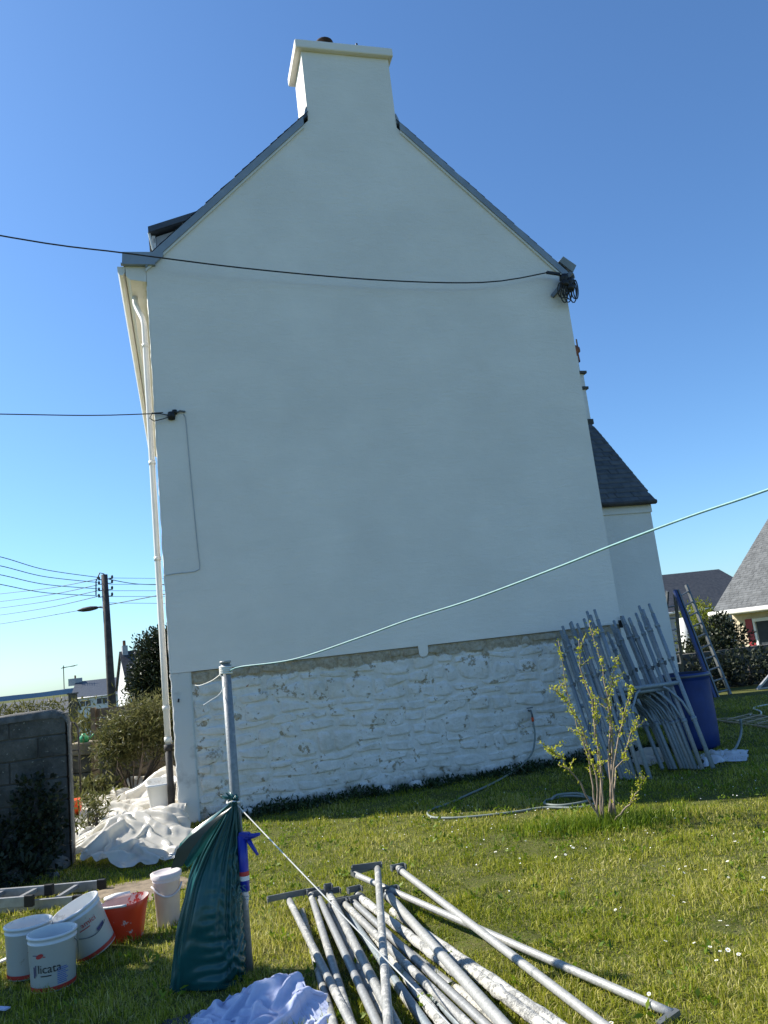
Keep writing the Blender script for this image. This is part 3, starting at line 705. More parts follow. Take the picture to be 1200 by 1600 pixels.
# wooden fence of horizontal boards
fa = px(146, 1108, 14.0); fb = px(262, 1086, 13.6)
fence = thing('board_fence', 'brown horizontal board fence behind the olive shrub on the left', 'fence', (fa[0], 14, float(gz(fa[0], 14))))
t_ = np.array([fb[0] - fa[0], fb[1] - fa[1], 0]); Lf = np.linalg.norm(t_); t_ /= Lf; ftop = fa[2]
for k in range(7):
    z1 = ftop - k * .165; v = MB()
    j = random.uniform(-.006, .006)
    v.prism([fa * [1, 1, 0] + ZZ * (z1 - .155), fa * [1, 1, 0] + t_ * Lf + ZZ * (z1 - .155 + .02 * j), fa * [1, 1, 0] + t_ * Lf + ZZ * z1, fa * [1, 1, 0] + ZZ * z1], np.array([-t_[1], t_[0], 0]) * .025); v.build('board', m_wood, fence)
for u in (0, Lf * .5, Lf - .1):
    p = fa * [1, 1, 0] + t_ * u - np.array([-t_[1], t_[0], 0]) * .09
    v = MB(); v.box((p[0], p[1], -.2), (p[0] + .08, p[1] + .08, ftop + .03)); v.build('post', m_wood, fence)
# retaining rubble wall under the shrub and fence
def rw(u, d, z): return np.array([-5.85 + u * .98, 12.9 - d + u * .03, z])
ret = thing('rubble_wall', 'dark low rubble retaining wall under the fence and shrub on the left', 'wall', rw(1, -.1, 0))
v = MB(); v.box((0, -.3, -.1), (2.8, -.005, .56), rw); v.build('core', m_mortar, ret)
rubble(ret, rw, 0, 2.8, -.02, .57, m_rubble, np.random.default_rng(12), course=.16, width=.3, relief=.05, gap=.01, nu=5, nv=5)
# pale stone pier with dark railing and ledge
pc = px(133, 1200, 12.3)
prt = thing('stone_pier', 'squat stone pier with flat top stone beside the block wall end', 'pier', (pc[0], 12.3, 0))
for k, (w, z0, z1) in enumerate(((.17, 0, .34), (.165, .345, .60), (.19, .605, .79))):
    MB().box((pc[0] - w, 12.3 - w, z0), (pc[0] + w, 12.3 + w, z1)).build('stone', m_rubble if k < 2 else M('pale_brown_stone', (.20, .16, .11), .9, var=.25, bmp=.5), prt, bevel=.02)
rl = px(118, 1170, 11.2)
rail = thing('iron_railing', 'small dark iron railing with curved top beside the stone pier', 'railing', (rl[0], 11.2, 0))
q0 = px(111, 1180, 11.2); q1 = px(124, 1178, 11.2); q2 = px(112, 1128, 11.2); q3 = px(122, 1138, 11.2)
MB().tube([(q0[0], 11.2, 0), q0, q2, (q2 + q3) / 2 + ZZ * .03, q3, q1, (q1[0], 11.2, 0)], .014, 6).build('bar', m_iron, rail, True)
MB().tube([(q0[0], 11.2, q0[2] + .06), (q1[0], 11.2, q1[2] + .06)], .012, 6).build('cross_bar', m_iron, rail, True)
l0 = px(108, 1168, 13.2); l1 = px(148, 1160, 13.2)
ledge = thing('metal_ledge', 'pale flat metal ledge behind the stone pier', 'ledge', ((l0[0] + l1[0]) / 2, 13.2, 0))
MB().bar(l0, l1, .25, .05).build('slab', m_alu, ledge)
for p in (l0, l1): MB().box((p[0] - .04, 13.16, -.1), (p[0] + .04, 13.24, p[2])).build('support', m_mortar, ledge)
# olive shrub with narrow leaves
sb = px(208, 1205, 11.9); sz = float(gz(sb[0], 11.9))
shr = thing('olive_shrub', 'bushy olive-green shrub with narrow leaves and bare stems below the fence', 'shrub', (sb[0], 11.9, .1))
sr = np.random.default_rng(17); tips = []
for k in range(22):
    a_ = sr.uniform(0, 6.28); r_ = sr.uniform(.1, .55); h = sr.uniform(.75, 1.25)
    h *= 1 - .30 * max(0, -math.cos(a_)) * r_ / .55
    tip = np.array([sb[0] + .12 + r_ * math.cos(a_) * .95, 11.9 + .5 * r_ * math.sin(a_), .1 + h * (1 - .25 * r_)])
    b0 = np.array([sb[0] + .1 * math.cos(a_), 11.9 + .08 * math.sin(a_), .05]); mid = (b0 + tip) / 2 + np.array([.1 * math.cos(a_), .05 * math.sin(a_), -.02])
    MB().tube([b0, mid, tip], [.012, .009, .004], 5).build('stem', m_barkd if k % 3 else m_bark, shr, True)
    tips.append(tip); tips.append(mid * .35 + tip * .65)
tips = np.array(tips); n = 13000
P = tips[sr.integers(0, len(tips), n)] + sr.normal(size=(n, 3)) * np.array([.15, .13, .14])
D = rand_dirs(n, sr, .5); V, F, t = leaves(P, D, sr.uniform(.06, .12, n), sr.uniform(.011, .021, n), np.clip(sr.normal(.45, .25, n), 0, 1), sr)
np_mesh('foliage', V, F, m_bamboo, shr, t)
# yellowish reeds behind the wall top at far left and between
def reeds(name, label, c, rx, ry, h, n, mat, seed, L=.35, W=.018, cat='plant', z0=None):
    r = np.random.default_rng(seed); base_z = float(gz(c[0], c[1])) if z0 is None else z0
    root = thing(name, label, cat, (c[0], c[1], base_z))
    for k in range(9):
        st = MB(); q = np.array([c[0] + r.uniform(-rx, rx) * .7, c[1] + r.uniform(-ry, ry) * .7, base_z]); st.tube([q, q + np.array([r.uniform(-.05, .05), 0, h * .6])], [.012, .005], 5); st.build('stem', m_barkd, root)
    P = np.stack([c[0] + r.normal(0, .5, n) * rx, c[1] + r.normal(0, .5, n) * ry, base_z + h * r.uniform(0, 1, n) ** .8], 1)
    V, F, t = leaves(P, rand_dirs(n, r, .9), L * r.uniform(.5, 1.3, n), W * r.uniform(.7, 1.3, n), np.clip(r.normal(.5, .25, n), 0, 1), r)
    np_mesh('foliage', V, F, mat, root, t); return root
c0 = px(30, 1108, 24); reeds('hedge_bush', 'yellowish bushy hedge top showing over the block wall at left', (c0[0], 24), 2.2, .6, c0[2] + .1 - float(gz(c0[0], 24)), 5000, m_bamboo, 41, .22, .04)
c0 = px(133, 1140, 15.5); reeds('strappy_plant', 'light green strappy plant behind the stone pier', (c0[0], 15.5), .35, .3, 1.0, 420, m_bamboo, 42, .32, .03)
c0 = px(140, 1225, 11.6); reeds('low_plant', 'low leafy weeds at the foot of the stone pier', (c0[0], 11.6), .4, .3, .3, 500, m_bamboo, 43, .1, .04)
# utility pole with street lamp, and its wires
pt = px(163, 898, 37); pbm = px(175, 1100, 37)
pole = thing('utility_pole', 'tall dark utility pole with a street lamp arm beyond the left garden', 'utility pole', (pbm[0], 37, float(gz(pbm[0], 37))))
pbase = pbm + (pbm - pt) * .75
MB().tube([pbase, (pbase + pt) / 2, pt], [.23, .19, .15], 12).build('shaft', m_polewood, pole, True)
la = px(163, 950, 37); lb = px(148, 950, 37); lc = px(128, 953, 37)
MB().tube([la, lb + ZZ * .06, lb], .035, 6).build('lamp_arm', m_iron, pole, True)
lm = MB(); lm.lathe([(1e-3, -.55), (.11, -.4), (.17, -.1), (.15, .25), (.06, .5), (1e-3, .56)], 12, (0, 0, 0)); c = (lb + lc) / 2
ax = (lc - lb) / np.linalg.norm(lc - lb)
lm.v = [tuple(c + ax * p[2] + np.array([0, 1, 0]) * p[0] + ZZ * p[1] * .7) for p in lm.v]; lm.build('lamp_head', m_iron, pole, True)
for k, y in enumerate((905, 912, 922, 932)):
    q = px(165, y, 37)
    for s in (-1, 1): MB().lathe([(1e-3, 0), (.05, .02), (.06, .1), (.03, .16), (1e-3, .17)], 8, q + np.array([s * .32, 0, 0])).build('insulator', m_iron, pole, True)
    MB().bar(q + np.array([-.35, 0, 0]), q + np.array([.35, 0, 0]), .04, .04).build('bracket', m_iron, pole)
MB().tube([px(150, 930, 37), px(150, 908, 37), px(156, 895, 37), px(163, 897, 37)], .03, 6).build('service_cable', m_wire, pole, True)
def wire(name, label, pts, r, group=None, mat=None, n=20):
    """smooth hanging wire through given points"""
    P = np.array(pts, float); k = len(P); out = []
    tpar = np.concatenate([[0], np.cumsum(np.linalg.norm(np.diff(P, axis=0), axis=1))]); u = np.linspace(0, tpar[-1], n)
    if k == 2: Q = np.stack([np.interp(u, tpar, P[:, i]) for i in range(3)], 1)
    else:
        Q = []
        for uu in u:
            i = min(max(np.searchsorted(tpar, uu) - 1, 0), k - 2); f = (uu - tpar[i]) / (tpar[i + 1] - tpar[i])
            p0 = P[max(i - 1, 0)]; p1 = P[i]; p2 = P[i + 1]; p3 = P[min(i + 2, k - 1)]
            Q.append(.5 * ((2 * p1) + (-p0 + p2) * f + (2 * p0 - 5 * p1 + 4 * p2 - p3) * f * f + (-p0 + 3 * p1 - 3 * p2 + p3) * f ** 3))
    o = MB().tube(Q, r, 6).build(name, mat or m_wire, None, True, org=Q[0]); return props(o, label, 'cable', group)
GW = 'wires strung from the utility pole'
ordn = ['top', 'second', 'third', 'fourth']
for k, (yl, yp) in enumerate(((870, 902), (884, 910), (898, 920), (913, 931))):
    wire('overhead_wire', f'{ordn[k]} of the wires falling rightwards from the left edge to the utility pole', [px(-80, yl - 14, 28), px(0, yl, 30), px(70, (yl + yp) / 2 + 4, 33.5), px(152, yp, 37)], .016, GW)
for k, (yl, yp) in enumerate(((928, 905), (940, 914), (950, 923), (961, 932))):
    wire('overhead_wire', f'{ordn[k]} of the wires rising rightwards from the left edge to the utility pole', [px(-80, yl + 9, 60), px(0, yl, 52), px(80, (yl + yp) / 2 + 2, 44), px(152, yp, 37)], .018, GW)
wire('overhead_wire', 'lowest wire passing behind the street lamp and rising to the tall house', [px(-80, 985, 60), px(0, 975, 50), px(128, 953, 42), px(170, 945, 37.5), px(270, 926, 25)], .018, GW)
for k, (a_, b_) in enumerate(((903, 904), (905, 914), (913, 913), (923, 923), (932, 932), (942, 943))):
    wire('overhead_wire', f'{["uppermost", "sagging", "third", "fourth", "fifth", "lowest"][k]} wire between the utility pole and the tall house edge', [px(170, a_, 37), px(215, (a_ + b_) / 2 + (3 if k == 1 else 0), 42), px(275, b_, 48)], .02 if k == 1 else .012, GW)

# ------------------------------------------------------------------ background on the right
HU = np.array([.454, -.891, 0]); HD = np.array([.891, .454, 0])
def hf(u, d, z): return np.array([10.07, 25.0, 0]) + HU * u + HD * d + ZZ * z
rh = thing('slate_bungalow', 'cream bungalow with steep grey slate roof and red shutter at the right edge', 'house', hf(3, 2, -.9))
rp = math.radians(40); rdn = ZZ * math.sin(rp) + HD * math.cos(rp)
v = MB(); v.box((.12, .75, -1), (7.5, 9.2, 1.62), hf); v.build('wall', m_cream, rh)
v = MB(); v.box((.15, .1, 1.60), (7.6, .75, 1.66), hf); v.build('soffit', m_frame, rh)
e0 = hf(0, 0, 1.73)
v = MB(); v.prism([e0, e0 + HU * 7.8, e0 + HU * 7.8 + rdn * 6.5, e0 + rdn * 6.5], -ZZ * .1); v.prism([hf(0, 9.96, 1.73), hf(7.8, 9.96, 1.73), hf(7.8, 4.98, 5.91), hf(0, 4.98, 5.91)], -ZZ * .1); ro = v.build('roof', m_slate_g, rh)
slates('slates', e0 + ZZ * .004, HU, rdn, 1, m_slate_g, ro, .17, 58, 5.0, np.random.default_rng(6), .11, .011)
v = MB(); v.prism([hf(.12, .75, 1.62), hf(.12, 9.2, 1.62), hf(.12, 4.98, 5.2)], HU * .2); v.build('gable', m_cream, rh)
MB().tube([hf(-.05, -.06, 1.70), hf(7.8, -.06, 1.70)], .075, 10).build('gutter', m_pvc, rh, True)
v = MB(); v.box((.62, .68, -.2), (.86, .745, 1.42), hf); v.build('shutter', m_shutter, rh)
wf_ = MB()
for a, b, c_, d_ in ((.90, .98, -.2, 1.42), (2.4, 2.5, -.2, 1.42), (.98, 2.4, 1.32, 1.42), (.98, 2.4, -.2, -.1), (1.55, 1.68, -.1, 1.32)): wf_.box((a, .66, c_), (b, .748, d_), hf)
wo = wf_.build('window', m_frame, rh)
for a, b in ((.98, 1.55), (1.68, 2.4)):
    MB().box((a, .72, -.1), (b, .735, 1.32), hf).build('pane', m_glass, wo); MB().box((a + .05, .738, -.1), (b - .1, .744, .75), hf).build('curtain', m_curtain, wo)
# dark roofed house behind
dl = px(1000, 905, 42); dr = px(1143, 893, 42)
far_house('dark_roofed_house', 'house with broad dark slate roof behind the yellow-green bush at right', (dl[0] - 6, 38), (dr[0] + .7, 40), -3, 2.1, 2.0, 8, m_wallg, m_slate_d, wins=((3, .5, 1.2, 1.1),))
# low dark rubble wall across the back of the garden
def bw(u, d, z): return np.array([5.3, 18.9, 0]) + np.array([math.cos(.06), math.sin(.06), 0]) * u - np.array([-math.sin(.06), math.cos(.06), 0]) * d + ZZ * z
bwl = thing('back_wall', 'low dark rubble wall across the shaded back of the garden at right', 'wall', bw(2.5, -.1, 0))
v = MB(); v.box((0, -.35, -.2), (6.5, -.005, .80), bw); v.build('core', m_mortar, bwl)
rubble(bwl, bw, 0, 6.5, -.05, .80, m_rubble, np.random.default_rng(9), course=.2, width=.42, relief=.05, gap=.012, nu=5, nv=5)
# bushes
def bush(name, label, blobs, n, L, W, mat, seed, trunks, up=.2, cat='shrub', core=.35):
    b = blobs[0]; r = np.random.default_rng(seed); z0 = float(gz(b[0], b[1]))
    root = thing(name, label, cat, (b[0], b[1], z0))
    for k in range(trunks):
        q = blobs[k % len(blobs)]
        MB().tube([(b[0] + r.uniform(-.12, .12), b[1], z0 - .1), ((b[0] + q[0]) / 2 + r.uniform(-.1, .1), b[1], (z0 + q[2]) / 2), (q[0], q[1], q[2] + .2 * q[5])], [.05, .035, .012], 6).build('stem', m_barkd, root, True)
    crown('foliage', blobs, n, L, W, mat, root, r, up, core); return root
c0 = px(1092, 955, 26)
bush('yellow_bush', 'bright yellow-green sunlit bush behind the stepladder', [(c0[0] - .1, 26, 1.2, .75, .6, .9), (c0[0] + .45, 26, 1.0, .6, .6, .75), (c0[0] - .45, 26, .5, .6, .5, .9), (c0[0] + .1, 26, .2, .9, .6, .8), (c0[0] + .1, 26, 1.75, .4, .4, .45)], 6500, .11, .045, m_yellowbush, 51, 6)
c0 = px(1126, 1000, 20)
bush('dark_shrub', 'large dark shaded shrub in front of the bungalow window', [(c0[0], 20, .95, .5, .45, .65), (c0[0] + .35, 20, .95, .38, .4, .5), (c0[0] - .3, 20, .7, .5, .5, .6), (c0[0] + .1, 20, 1.4, .24, .3, .3)], 3000, .11, .05, m_darkleaf, 52, 7, .4)
c0 = px(1098, 1000, 19.6)
bush('leafy_shrub', 'small mid-green shrub between stepladder and dark shrub', [(c0[0], 19.6, .9, .45, .4, .5), (c0[0] - .35, 19.6, .6, .4, .4, .5)], 1500, .10, .05, m_evergreen, 53, 4)
c0 = px(1182, 1055, 18.0)
bush('low_dark_shrub', 'low dark shrub hugging the back wall at right', [(c0[0], 18.3, .35, .9, .35, .5), (c0[0] - 1.0, 18.3, .3, .6, .3, .4)], 1800, .10, .05, m_darkleaf, 54, 4)
c0 = px(1074, 990, 22)
tp = thing('white_post', 'pale white tapering post behind the stepladder', 'post', (c0[0], 22, float(gz(c0[0], 22))))
MB().tube([(c0[0] + .12, 22, float(gz(c0[0], 22)) - .1), (c0[0], 22, c0[2]), (c0[0] - .05, 22, c0[2] + .45)], [.26, .2, .12], 10).build('shaft', m_wallw, tp, True)

# ================================================================== CABLES ON AND AROUND THE HOUSE
brk = thing('cable_bracket', 'dark insulator bracket with looped cable ends under the right eave', 'bracket', fw(5.78, .05, 6.4))
MB().bar(fw(5.60, .03, 6.38), fw(5.86, .22, 6.66), .05, .05).build('arm', m_hook, brk)
MB().bar(fw(5.62, .032, 6.30), fw(5.62, .032, 6.46), .06, .02).build('wall_plate', m_hook, brk)
for k, (s, o, z) in enumerate(((5.76, .16, 6.56), (5.83, .16, 6.50), (5.88, .12, 6.60))):
    MB().lathe([(1e-3, -.1), (.06, -.09), (.07, -.03), (.045, 0), (.07, .03), (.06, .09), (1e-3, .1)], 12, fw(s, o, z)).build('insulator', m_black, brk, True)
lr = np.random.default_rng(14)
for k in range(9):
    s = 5.68 + .028 * k; a = fw(s, .18, 6.52 + .02 * (k % 3)); w = lr.uniform(.03, .07); h = lr.uniform(.16, .34)
    P = [a + TT * w * math.sin(t) + NN * .02 * math.cos(t) - ZZ * h * (1 - math.cos(t)) / 2 for t in np.linspace(0, 6.2, 16)]
    MB().tube(P, .009, 5).build('cable_loop', m_wire, brk, True)
MB().bar(fw(5.50, .16, 6.69), fw(5.70, .17, 6.66), .035, .035).build('tension_clamp', m_black, brk)
wire('service_cable', 'thick black cable crossing the upper gable from the left edge to the right eave', [on_plane(-600, 250, .9), on_plane(0, 368, .45), on_plane(200, 396, .32), on_plane(400, 421, .26), on_plane(600, 438, .22), on_plane(760, 441, .19), fw(5.52, .16, 6.69)], .009, n=40)
cn = fw(.195, .05, 4.733)
wire('service_cable', 'thin black cable running level from the left edge to the connector on the wall', [on_plane(-600, 636, .5), on_plane(0, 647, .25), on_plane(150, 649, .14), fw(.12, .07, 4.76), cn], .0065, n=30)
con = thing('cable_connector', 'small black cable connector with loop on the upper left of the gable', 'connector', cn)
MB().lathe([(1e-3, -.05), (.04, -.045), (.05, 0), (.04, .045), (1e-3, .05)], 12, cn).build('body', m_black, con, True)
MB().lathe([(1e-3, -.03), (.03, -.025), (.03, .025), (1e-3, .03)], 10, fw(.235, .05, 4.78)).build('anchor_knob', m_black, con, True)
MB().tube([fw(.22, .03, 4.76), fw(.30, .06, 4.79), fw(.36, .04, 4.785)], .012, 6).build('wall_anchor', m_hook, con, True)
MB().tube([cn, fw(.10, .08, 4.69), fw(-.01, .09, 4.66), fw(-.06, .08, 4.70), fw(-.03, .07, 4.77), fw(.1, .06, 4.775)], .006, 6).build('loop', m_wire, con, True)
wire('wall_conduit', 'thin pale cable clipped down the gable below the connector', [fw(.34, .03, 4.76), fw(.36, .03, 4.7), fw(.375, .03, 4.0), fw(.40, .03, 3.1), fw(.41, .03, 2.86), fw(.36, .03, 2.81), fw(.12, .03, 2.80), fw(-.01, .03, 2.785)], .006, mat=M('painted_cable', (.45, .46, .46), .6, var=.05), n=40)

# ================================================================== WASHING-LINE POST, BAG, CAULKING GUN
PB = gp(388, 1522); PTp = px(352, 1036, 4.53)
post = thing('line_post', 'grey steel washing-line post with rope wound round its top', 'post', PB)
pax = (PTp - PB)
MB().tube([PB - ZZ * .05, PB + pax * .5, PTp], [.030, .028, .027], 16).build('tube', M_tube('grey_post_steel', .36, (.24, .26, .27), .5), post, True)
MB().tube([PTp + ZZ * .0, PTp + ZZ * .012], .033, 16).build('cap', m_galv_c, post, True)
P = []
for t in np.linspace(0, 1, 90):
    a = t * 2 * math.pi * 4.5; P.append(PTp - ZZ * (.015 + .05 * t) + np.array([.033 * math.cos(a), .033 * math.sin(a), 0]))
MB().tube(P, .006, 6).build('rope_winding', m_string, post, True)
wire('washing_line', 'teal washing line rising from the post to the right edge', [PTp - ZZ * .05 + np.array([.03, -.03, 0]), px(375, 1042, 4.42), px(460, 1030, 4.2), px(560, 997, 3.95), px(640, 968, 3.75), px(740, 936, 3.5), px(870, 887, 3.15), px(960, 851, 2.9), px(1080, 806, 2.6), px(1200, 765, 2.35), px(1500, 655, 1.9)], [.0046] * 80, mat=m_rope, n=80)
wire('tie_string', 'white loose string end hanging from the post top over the stone base', [PTp - ZZ * .06 + np.array([-.03, -.01, 0]), px(350, 1070, 4.5), px(343, 1085, 4.46), px(330, 1094, 4.43), px(318, 1102, 4.42)], .0028, mat=m_string)
wire('tie_string', 'thin string from the post top slanting to the left corner of the stone base', [PTp - ZZ * .06 + np.array([-.03, 0, 0]), px(330, 1064, 6), px(312, 1071, 7.6), fw(.26, .03, 1.50)], .003, mat=m_string)
KN = px(365, 1252, 4.47)
E1 = gp(702, 1600, .13); d_ = E1 - KN; E2 = KN + d_ * (KN[2] / -d_[2])
wire('guy_string', 'taut white string slanting down from the bag knot across the scaffold tubes', [KN, (KN + E1) / 2 - ZZ * .006, E1, E2], .0034, mat=m_string, n=30)

# bag: film gathered at the knot, folds fanning out
def bag_outline(t):      # t 0 top .. 1 bottom, photo outline left / right
    zt = [0, .05, .12, .22, .34, .45, .60, .75, .88, .96, 1.0]
    L = [362, 352, 333, 312, 297, 290, 279, 273, 271, 274, 284]
    R = [370, 372, 374, 375, 376, 377, 379, 381, 382, 381, 366]
    y = 1252 + (1556 - 1252) * t
    return np.interp(t, zt, L), np.interp(t, zt, R), y
bag = thing('rubbish_bag', 'dark green plastic rubbish bag tied to the steel post', 'bag', gp(330, 1540))
nt_, na = 96, 180
G = np.zeros((nt_, na, 3)); brg = np.random.default_rng(77)
phs = brg.uniform(0, 6.28, 12)
FOLDS = [(brg.uniform(0, 6.28), brg.uniform(.018, .09), brg.uniform(.006, .030) * (1 if brg.uniform() < .7 else -.7), brg.uniform(.6, 2.6), brg.uniform(-.5, .5)) for _ in range(85)]
for i in range(nt_):
    t = i / (nt_ - 1); xl, xr, y = bag_outline(t)
    Y = 4.44; yl = y + (6 if t > .9 else 0)
    pl = px(xl, y + 8 * t, Y); pr_ = px(xr, y - 22 * t * smooth(.5, 1, t), Y)
    c = (pl + pr_) / 2; hw = np.linalg.norm(pr_ - pl) / 2; ux = (pr_ - pl) / (2 * hw)
    th = .022 + .125 * smooth(0, .55, t) * (1 - .35 * smooth(.85, 1, t))
    for k in range(na):
        a = 2 * math.pi * k / na; ca, sa = math.cos(a), math.sin(a)
        # folds radiate from the knot: phase follows the angle, depth fades towards the belly
        fold = 0.0
        for fc_, fw_, fh_, fd_, fk_ in FOLDS:
            dl = (a - fc_ - fk_ * (t - .3) + math.pi) % (2 * math.pi) - math.pi
            fold += fh_ * max(0.0, 1 - abs(dl) / (1.5 * fw_ * (.55 + .9 * t))) * math.exp(-fd_ * t)
        fold *= smooth(0, .12, t)
        slump = .016 * math.sin(3 * a + 9 * t + phs[3]) * smooth(.55, .9, t) + .012 * math.sin(5 * a - 21 * t + phs[4]) * smooth(.65, .95, t)
        cr = (.016 * (abs(float(wnoise(a * 1.2, t * 6, 2.2, 2, 5))) - .3) + .010 * (abs(float(wnoise(a * 1.2 + t * 2, t * 5, 5.5, 2, 2))) - .3)) * smooth(.30, .7, t)
        rad_x = hw * (abs(ca) ** .8) * np.sign(ca); rad_y = th * (abs(sa) ** .8) * np.sign(sa)
        p = c + ux * rad_x + np.array([0, 1, 0]) * rad_y
        nrm = ux * ca * .25 + np.array([0, 1, 0]) * sa; p = p + nrm * (fold + slump + cr)
        p[2] = max(p[2], .004)
        G[i, k] = p
def bag_settle(G, seed=4, steps=60, iters=6):
    nt0, n0 = G.shape[:2]; P = G.copy(); c0 = np.linalg.norm(np.roll(G, -1, 1) - G, axis=-1)
    circ = c0.sum(1); want = np.maximum(circ * 1.04, np.minimum(1.12, circ * 1.55)); Lc = np.repeat((want / n0)[:, None], n0, 1)
    Lv = np.linalg.norm(G[1:] - G[:-1], axis=-1); Lv = np.repeat(Lv.mean(1)[:, None], n0, 1) * 1.02; Lv2 = (Lv[1:] + Lv[:-1])
    r = np.random.default_rng(seed); P += r.normal(0, .0015, P.shape); V = np.zeros_like(P); top = P[:3].copy()
    def pair(a, b, L, w, push=False):
        d = b - a; l = np.linalg.norm(d, axis=-1) + 1e-9; c = (.5 * w * (l - L) / l)[..., None] * d
        if push: c = np.where((l < L)[..., None], c, 0)
        a += c; b -= c
    ctr = G.mean(1, keepdims=True)
    for t in range(steps):
        V *= .85; V[..., 2] -= .0010; Q = P + V
        for _ in range(iters):
            for sh in (0, 1):
                Q = np.roll(Q, -sh, 1); pair(Q[:, 0::2], Q[:, 1::2], Lc[:, ::2], 1.0); Q = np.roll(Q, sh, 1)
            for o in (0, 1):
                m = min(len(Q[o:-1:2]), len(Q[o + 1::2])); pair(Q[o:-1:2][:m], Q[o + 1::2][:m], Lv[o::2][:m], 1.0)
            for sh in (0, 1, 2, 3):
                Q = np.roll(Q, -sh, 1); pair(Q[:, 0::4], Q[:, 2::4], Lc[:, ::4] * 2, .25, True); Q = np.roll(Q, sh, 1)
            for o in range(4):
                A = Q[o:-2:4]; B = Q[o + 2::4]; m = min(len(A), len(B)); pair(A[:m], B[:m], Lv2[o::4][:m], .30, True)
            Q[..., 2] = np.maximum(Q[..., 2], .006); Q[:3] = top
            Q[..., 1] = np.where(G[..., 1] > ctr[..., 1], np.minimum(Q[..., 1], 4.56), Q[..., 1])
        Q += (G - Q) * .035; V = Q - P; P = Q
    return P
G = bag_settle(G)
Gc = np.concatenate([G, G[:, :1]], 1); bm_ = MB().grid(Gc); base_i = len(bm_.v)
bm_.add([G[-1].mean(0)], []); bm_.f += [((nt_ - 1) * (na + 1) + k, base_i, (nt_ - 1) * (na + 1) + k + 1) for k in range(na)]
bm_.build('film', m_bag, bag, True)
# gathered neck tied with string and a flap of the open mouth hanging to the left
nk = MB()
for k in range(7):
    a = k * .9; q = KN + np.array([.02 * math.cos(a), .02 * math.sin(a), 0]); nk.tube([KN + ZZ * -.02, q + ZZ * .02, q + np.array([.03 * math.cos(a) - .02, .02 * math.sin(a), .02 + .018 * (k % 3)])], [.012, .010, .003], 6)
nk.v = nk.v; no = nk.build('gathered_neck', m_bag, bag, True); no['kind'] = 'stuff'
MB().tube([KN + np.array([.035 * math.cos(a), .035 * math.sin(a), .004 * math.sin(3 * a)]) for a in np.linspace(0, 6.28, 24)], .006, 6).build('tie', m_string, bag, True)
edge_o = [(360, 1255), (330, 1276), (300, 1298), (281, 1318), (272, 1347)]; edge_i = [(362, 1259), (345, 1282), (330, 1305), (315, 1330), (296, 1352)]
FG = []
for (xo, yo), (xi, yi) in zip(edge_o, edge_i):
    row = []
    for f in np.linspace(0, 1, 9):
        Yd = 4.30 - .07 * math.sin(f * math.pi) + .02 * f
        row.append(px(xo + (xi - xo) * f, yo + (yi - yo) * f + 4 * math.sin(f * 9), Yd))
    FG.append(row)
FG = np.array(FG); fi = []
for a in range(len(FG) - 1):
    for f in np.linspace(0, 1, 6, endpoint=False): fi.append(FG[a] * (1 - f) + FG[a + 1] * f)
fi.append(FG[-1]); fi = np.array(fi)
MB().grid(fi).build('mouth_flap', m_bag, bag, True)
e2 = []
for r_ in fi: e2.append([r_[0] + (r_[3] - r_[0]) * f + np.array([0, .05 * f, -.01]) for f in np.linspace(0, 1.35, 5)])
MB().grid(np.array(e2) + np.array([.004, -.075, -.004])).build('mouth_inside', m_bagin, bag, True)
# faint print
def text_pts(body, size):
    cu = bpy.data.curves.new('txt', 'FONT'); cu.body = body; cu.size = size; cu.resolution_u = 3
    o = bpy.data.objects.new('txt', cu); COL.objects.link(o); dg = bpy.context.evaluated_depsgraph_get(); dg.update()
    me = o.evaluated_get(dg).to_mesh(); V = [tuple(v.co) for v in me.vertices]; F = [tuple(p.vertices) for p in me.polygons]
    o.evaluated_get(dg).to_mesh_clear(); bpy.data.objects.remove(o); bpy.data.curves.remove(cu)
    return V, F
from mathutils.bvhtree import BVHTree
bvh = BVHTree.FromPolygons([Vector(p) for p in bm_.v], bm_.f)
for body, sz_, x0, y0 in (('VISS', .052, 352, 1406), ('-----------', .030, 354, 1415), ('-----------', .030, 356, 1420)):
    V, F = text_pts(body, sz_); o0 = px(x0, y0, 4.2); out = []
    for x, y, z in V:
        h = bvh.ray_cast(Vector((o0[0] + x, o0[1] - .3, o0[2] + y)), Vector((0, 1, 0)))
        p = h[0] if h[0] is not None else Vector((o0[0] + x, o0[1] + .1, o0[2] + y)); out.append((p.x, p.y - .003, p.z))
    MB().add(out, F).build('print', m_bagprint, bag)

gun = thing('caulking_gun', 'blue caulking gun hanging nozzle down against the steel post', 'caulking gun', px(380, 1420, 4.40))
gt = px(378, 1306, 4.41); gb = px(383, 1392, 4.41)
MB().tube([gt, (gt + gb) / 2, gb], .026, 14).build('barrel', m_blueplastic, gun, True)
MB().tube([gb, gb + (gb - gt) * .05, px(386, 1402, 4.41), px(385, 1422, 4.41)], [.02, .018, .012, .004], 10).build('nozzle', m_white_l, gun, True)
MB().bar(px(374, 1305, 4.41), px(390, 1306, 4.40), .04, .035).build('frame', m_blueplastic, gun, bevel=.006)
MB().tube([px(386, 1307, 4.40), px(396, 1306, 4.39), px(406, 1303, 4.38)], [.02, .013, .008], 8).build('handle', m_blueplastic, gun, True)
MB().tube([px(388, 1312, 4.40), px(395, 1324, 4.39), px(403, 1336, 4.38)], [.014, .010, .007], 8).build('trigger', m_blueplastic, gun, True)
MB().tube([px(377, 1302, 4.41), px(374, 1262, 4.42)], .004, 6).build('push_rod', m_hook, gun)
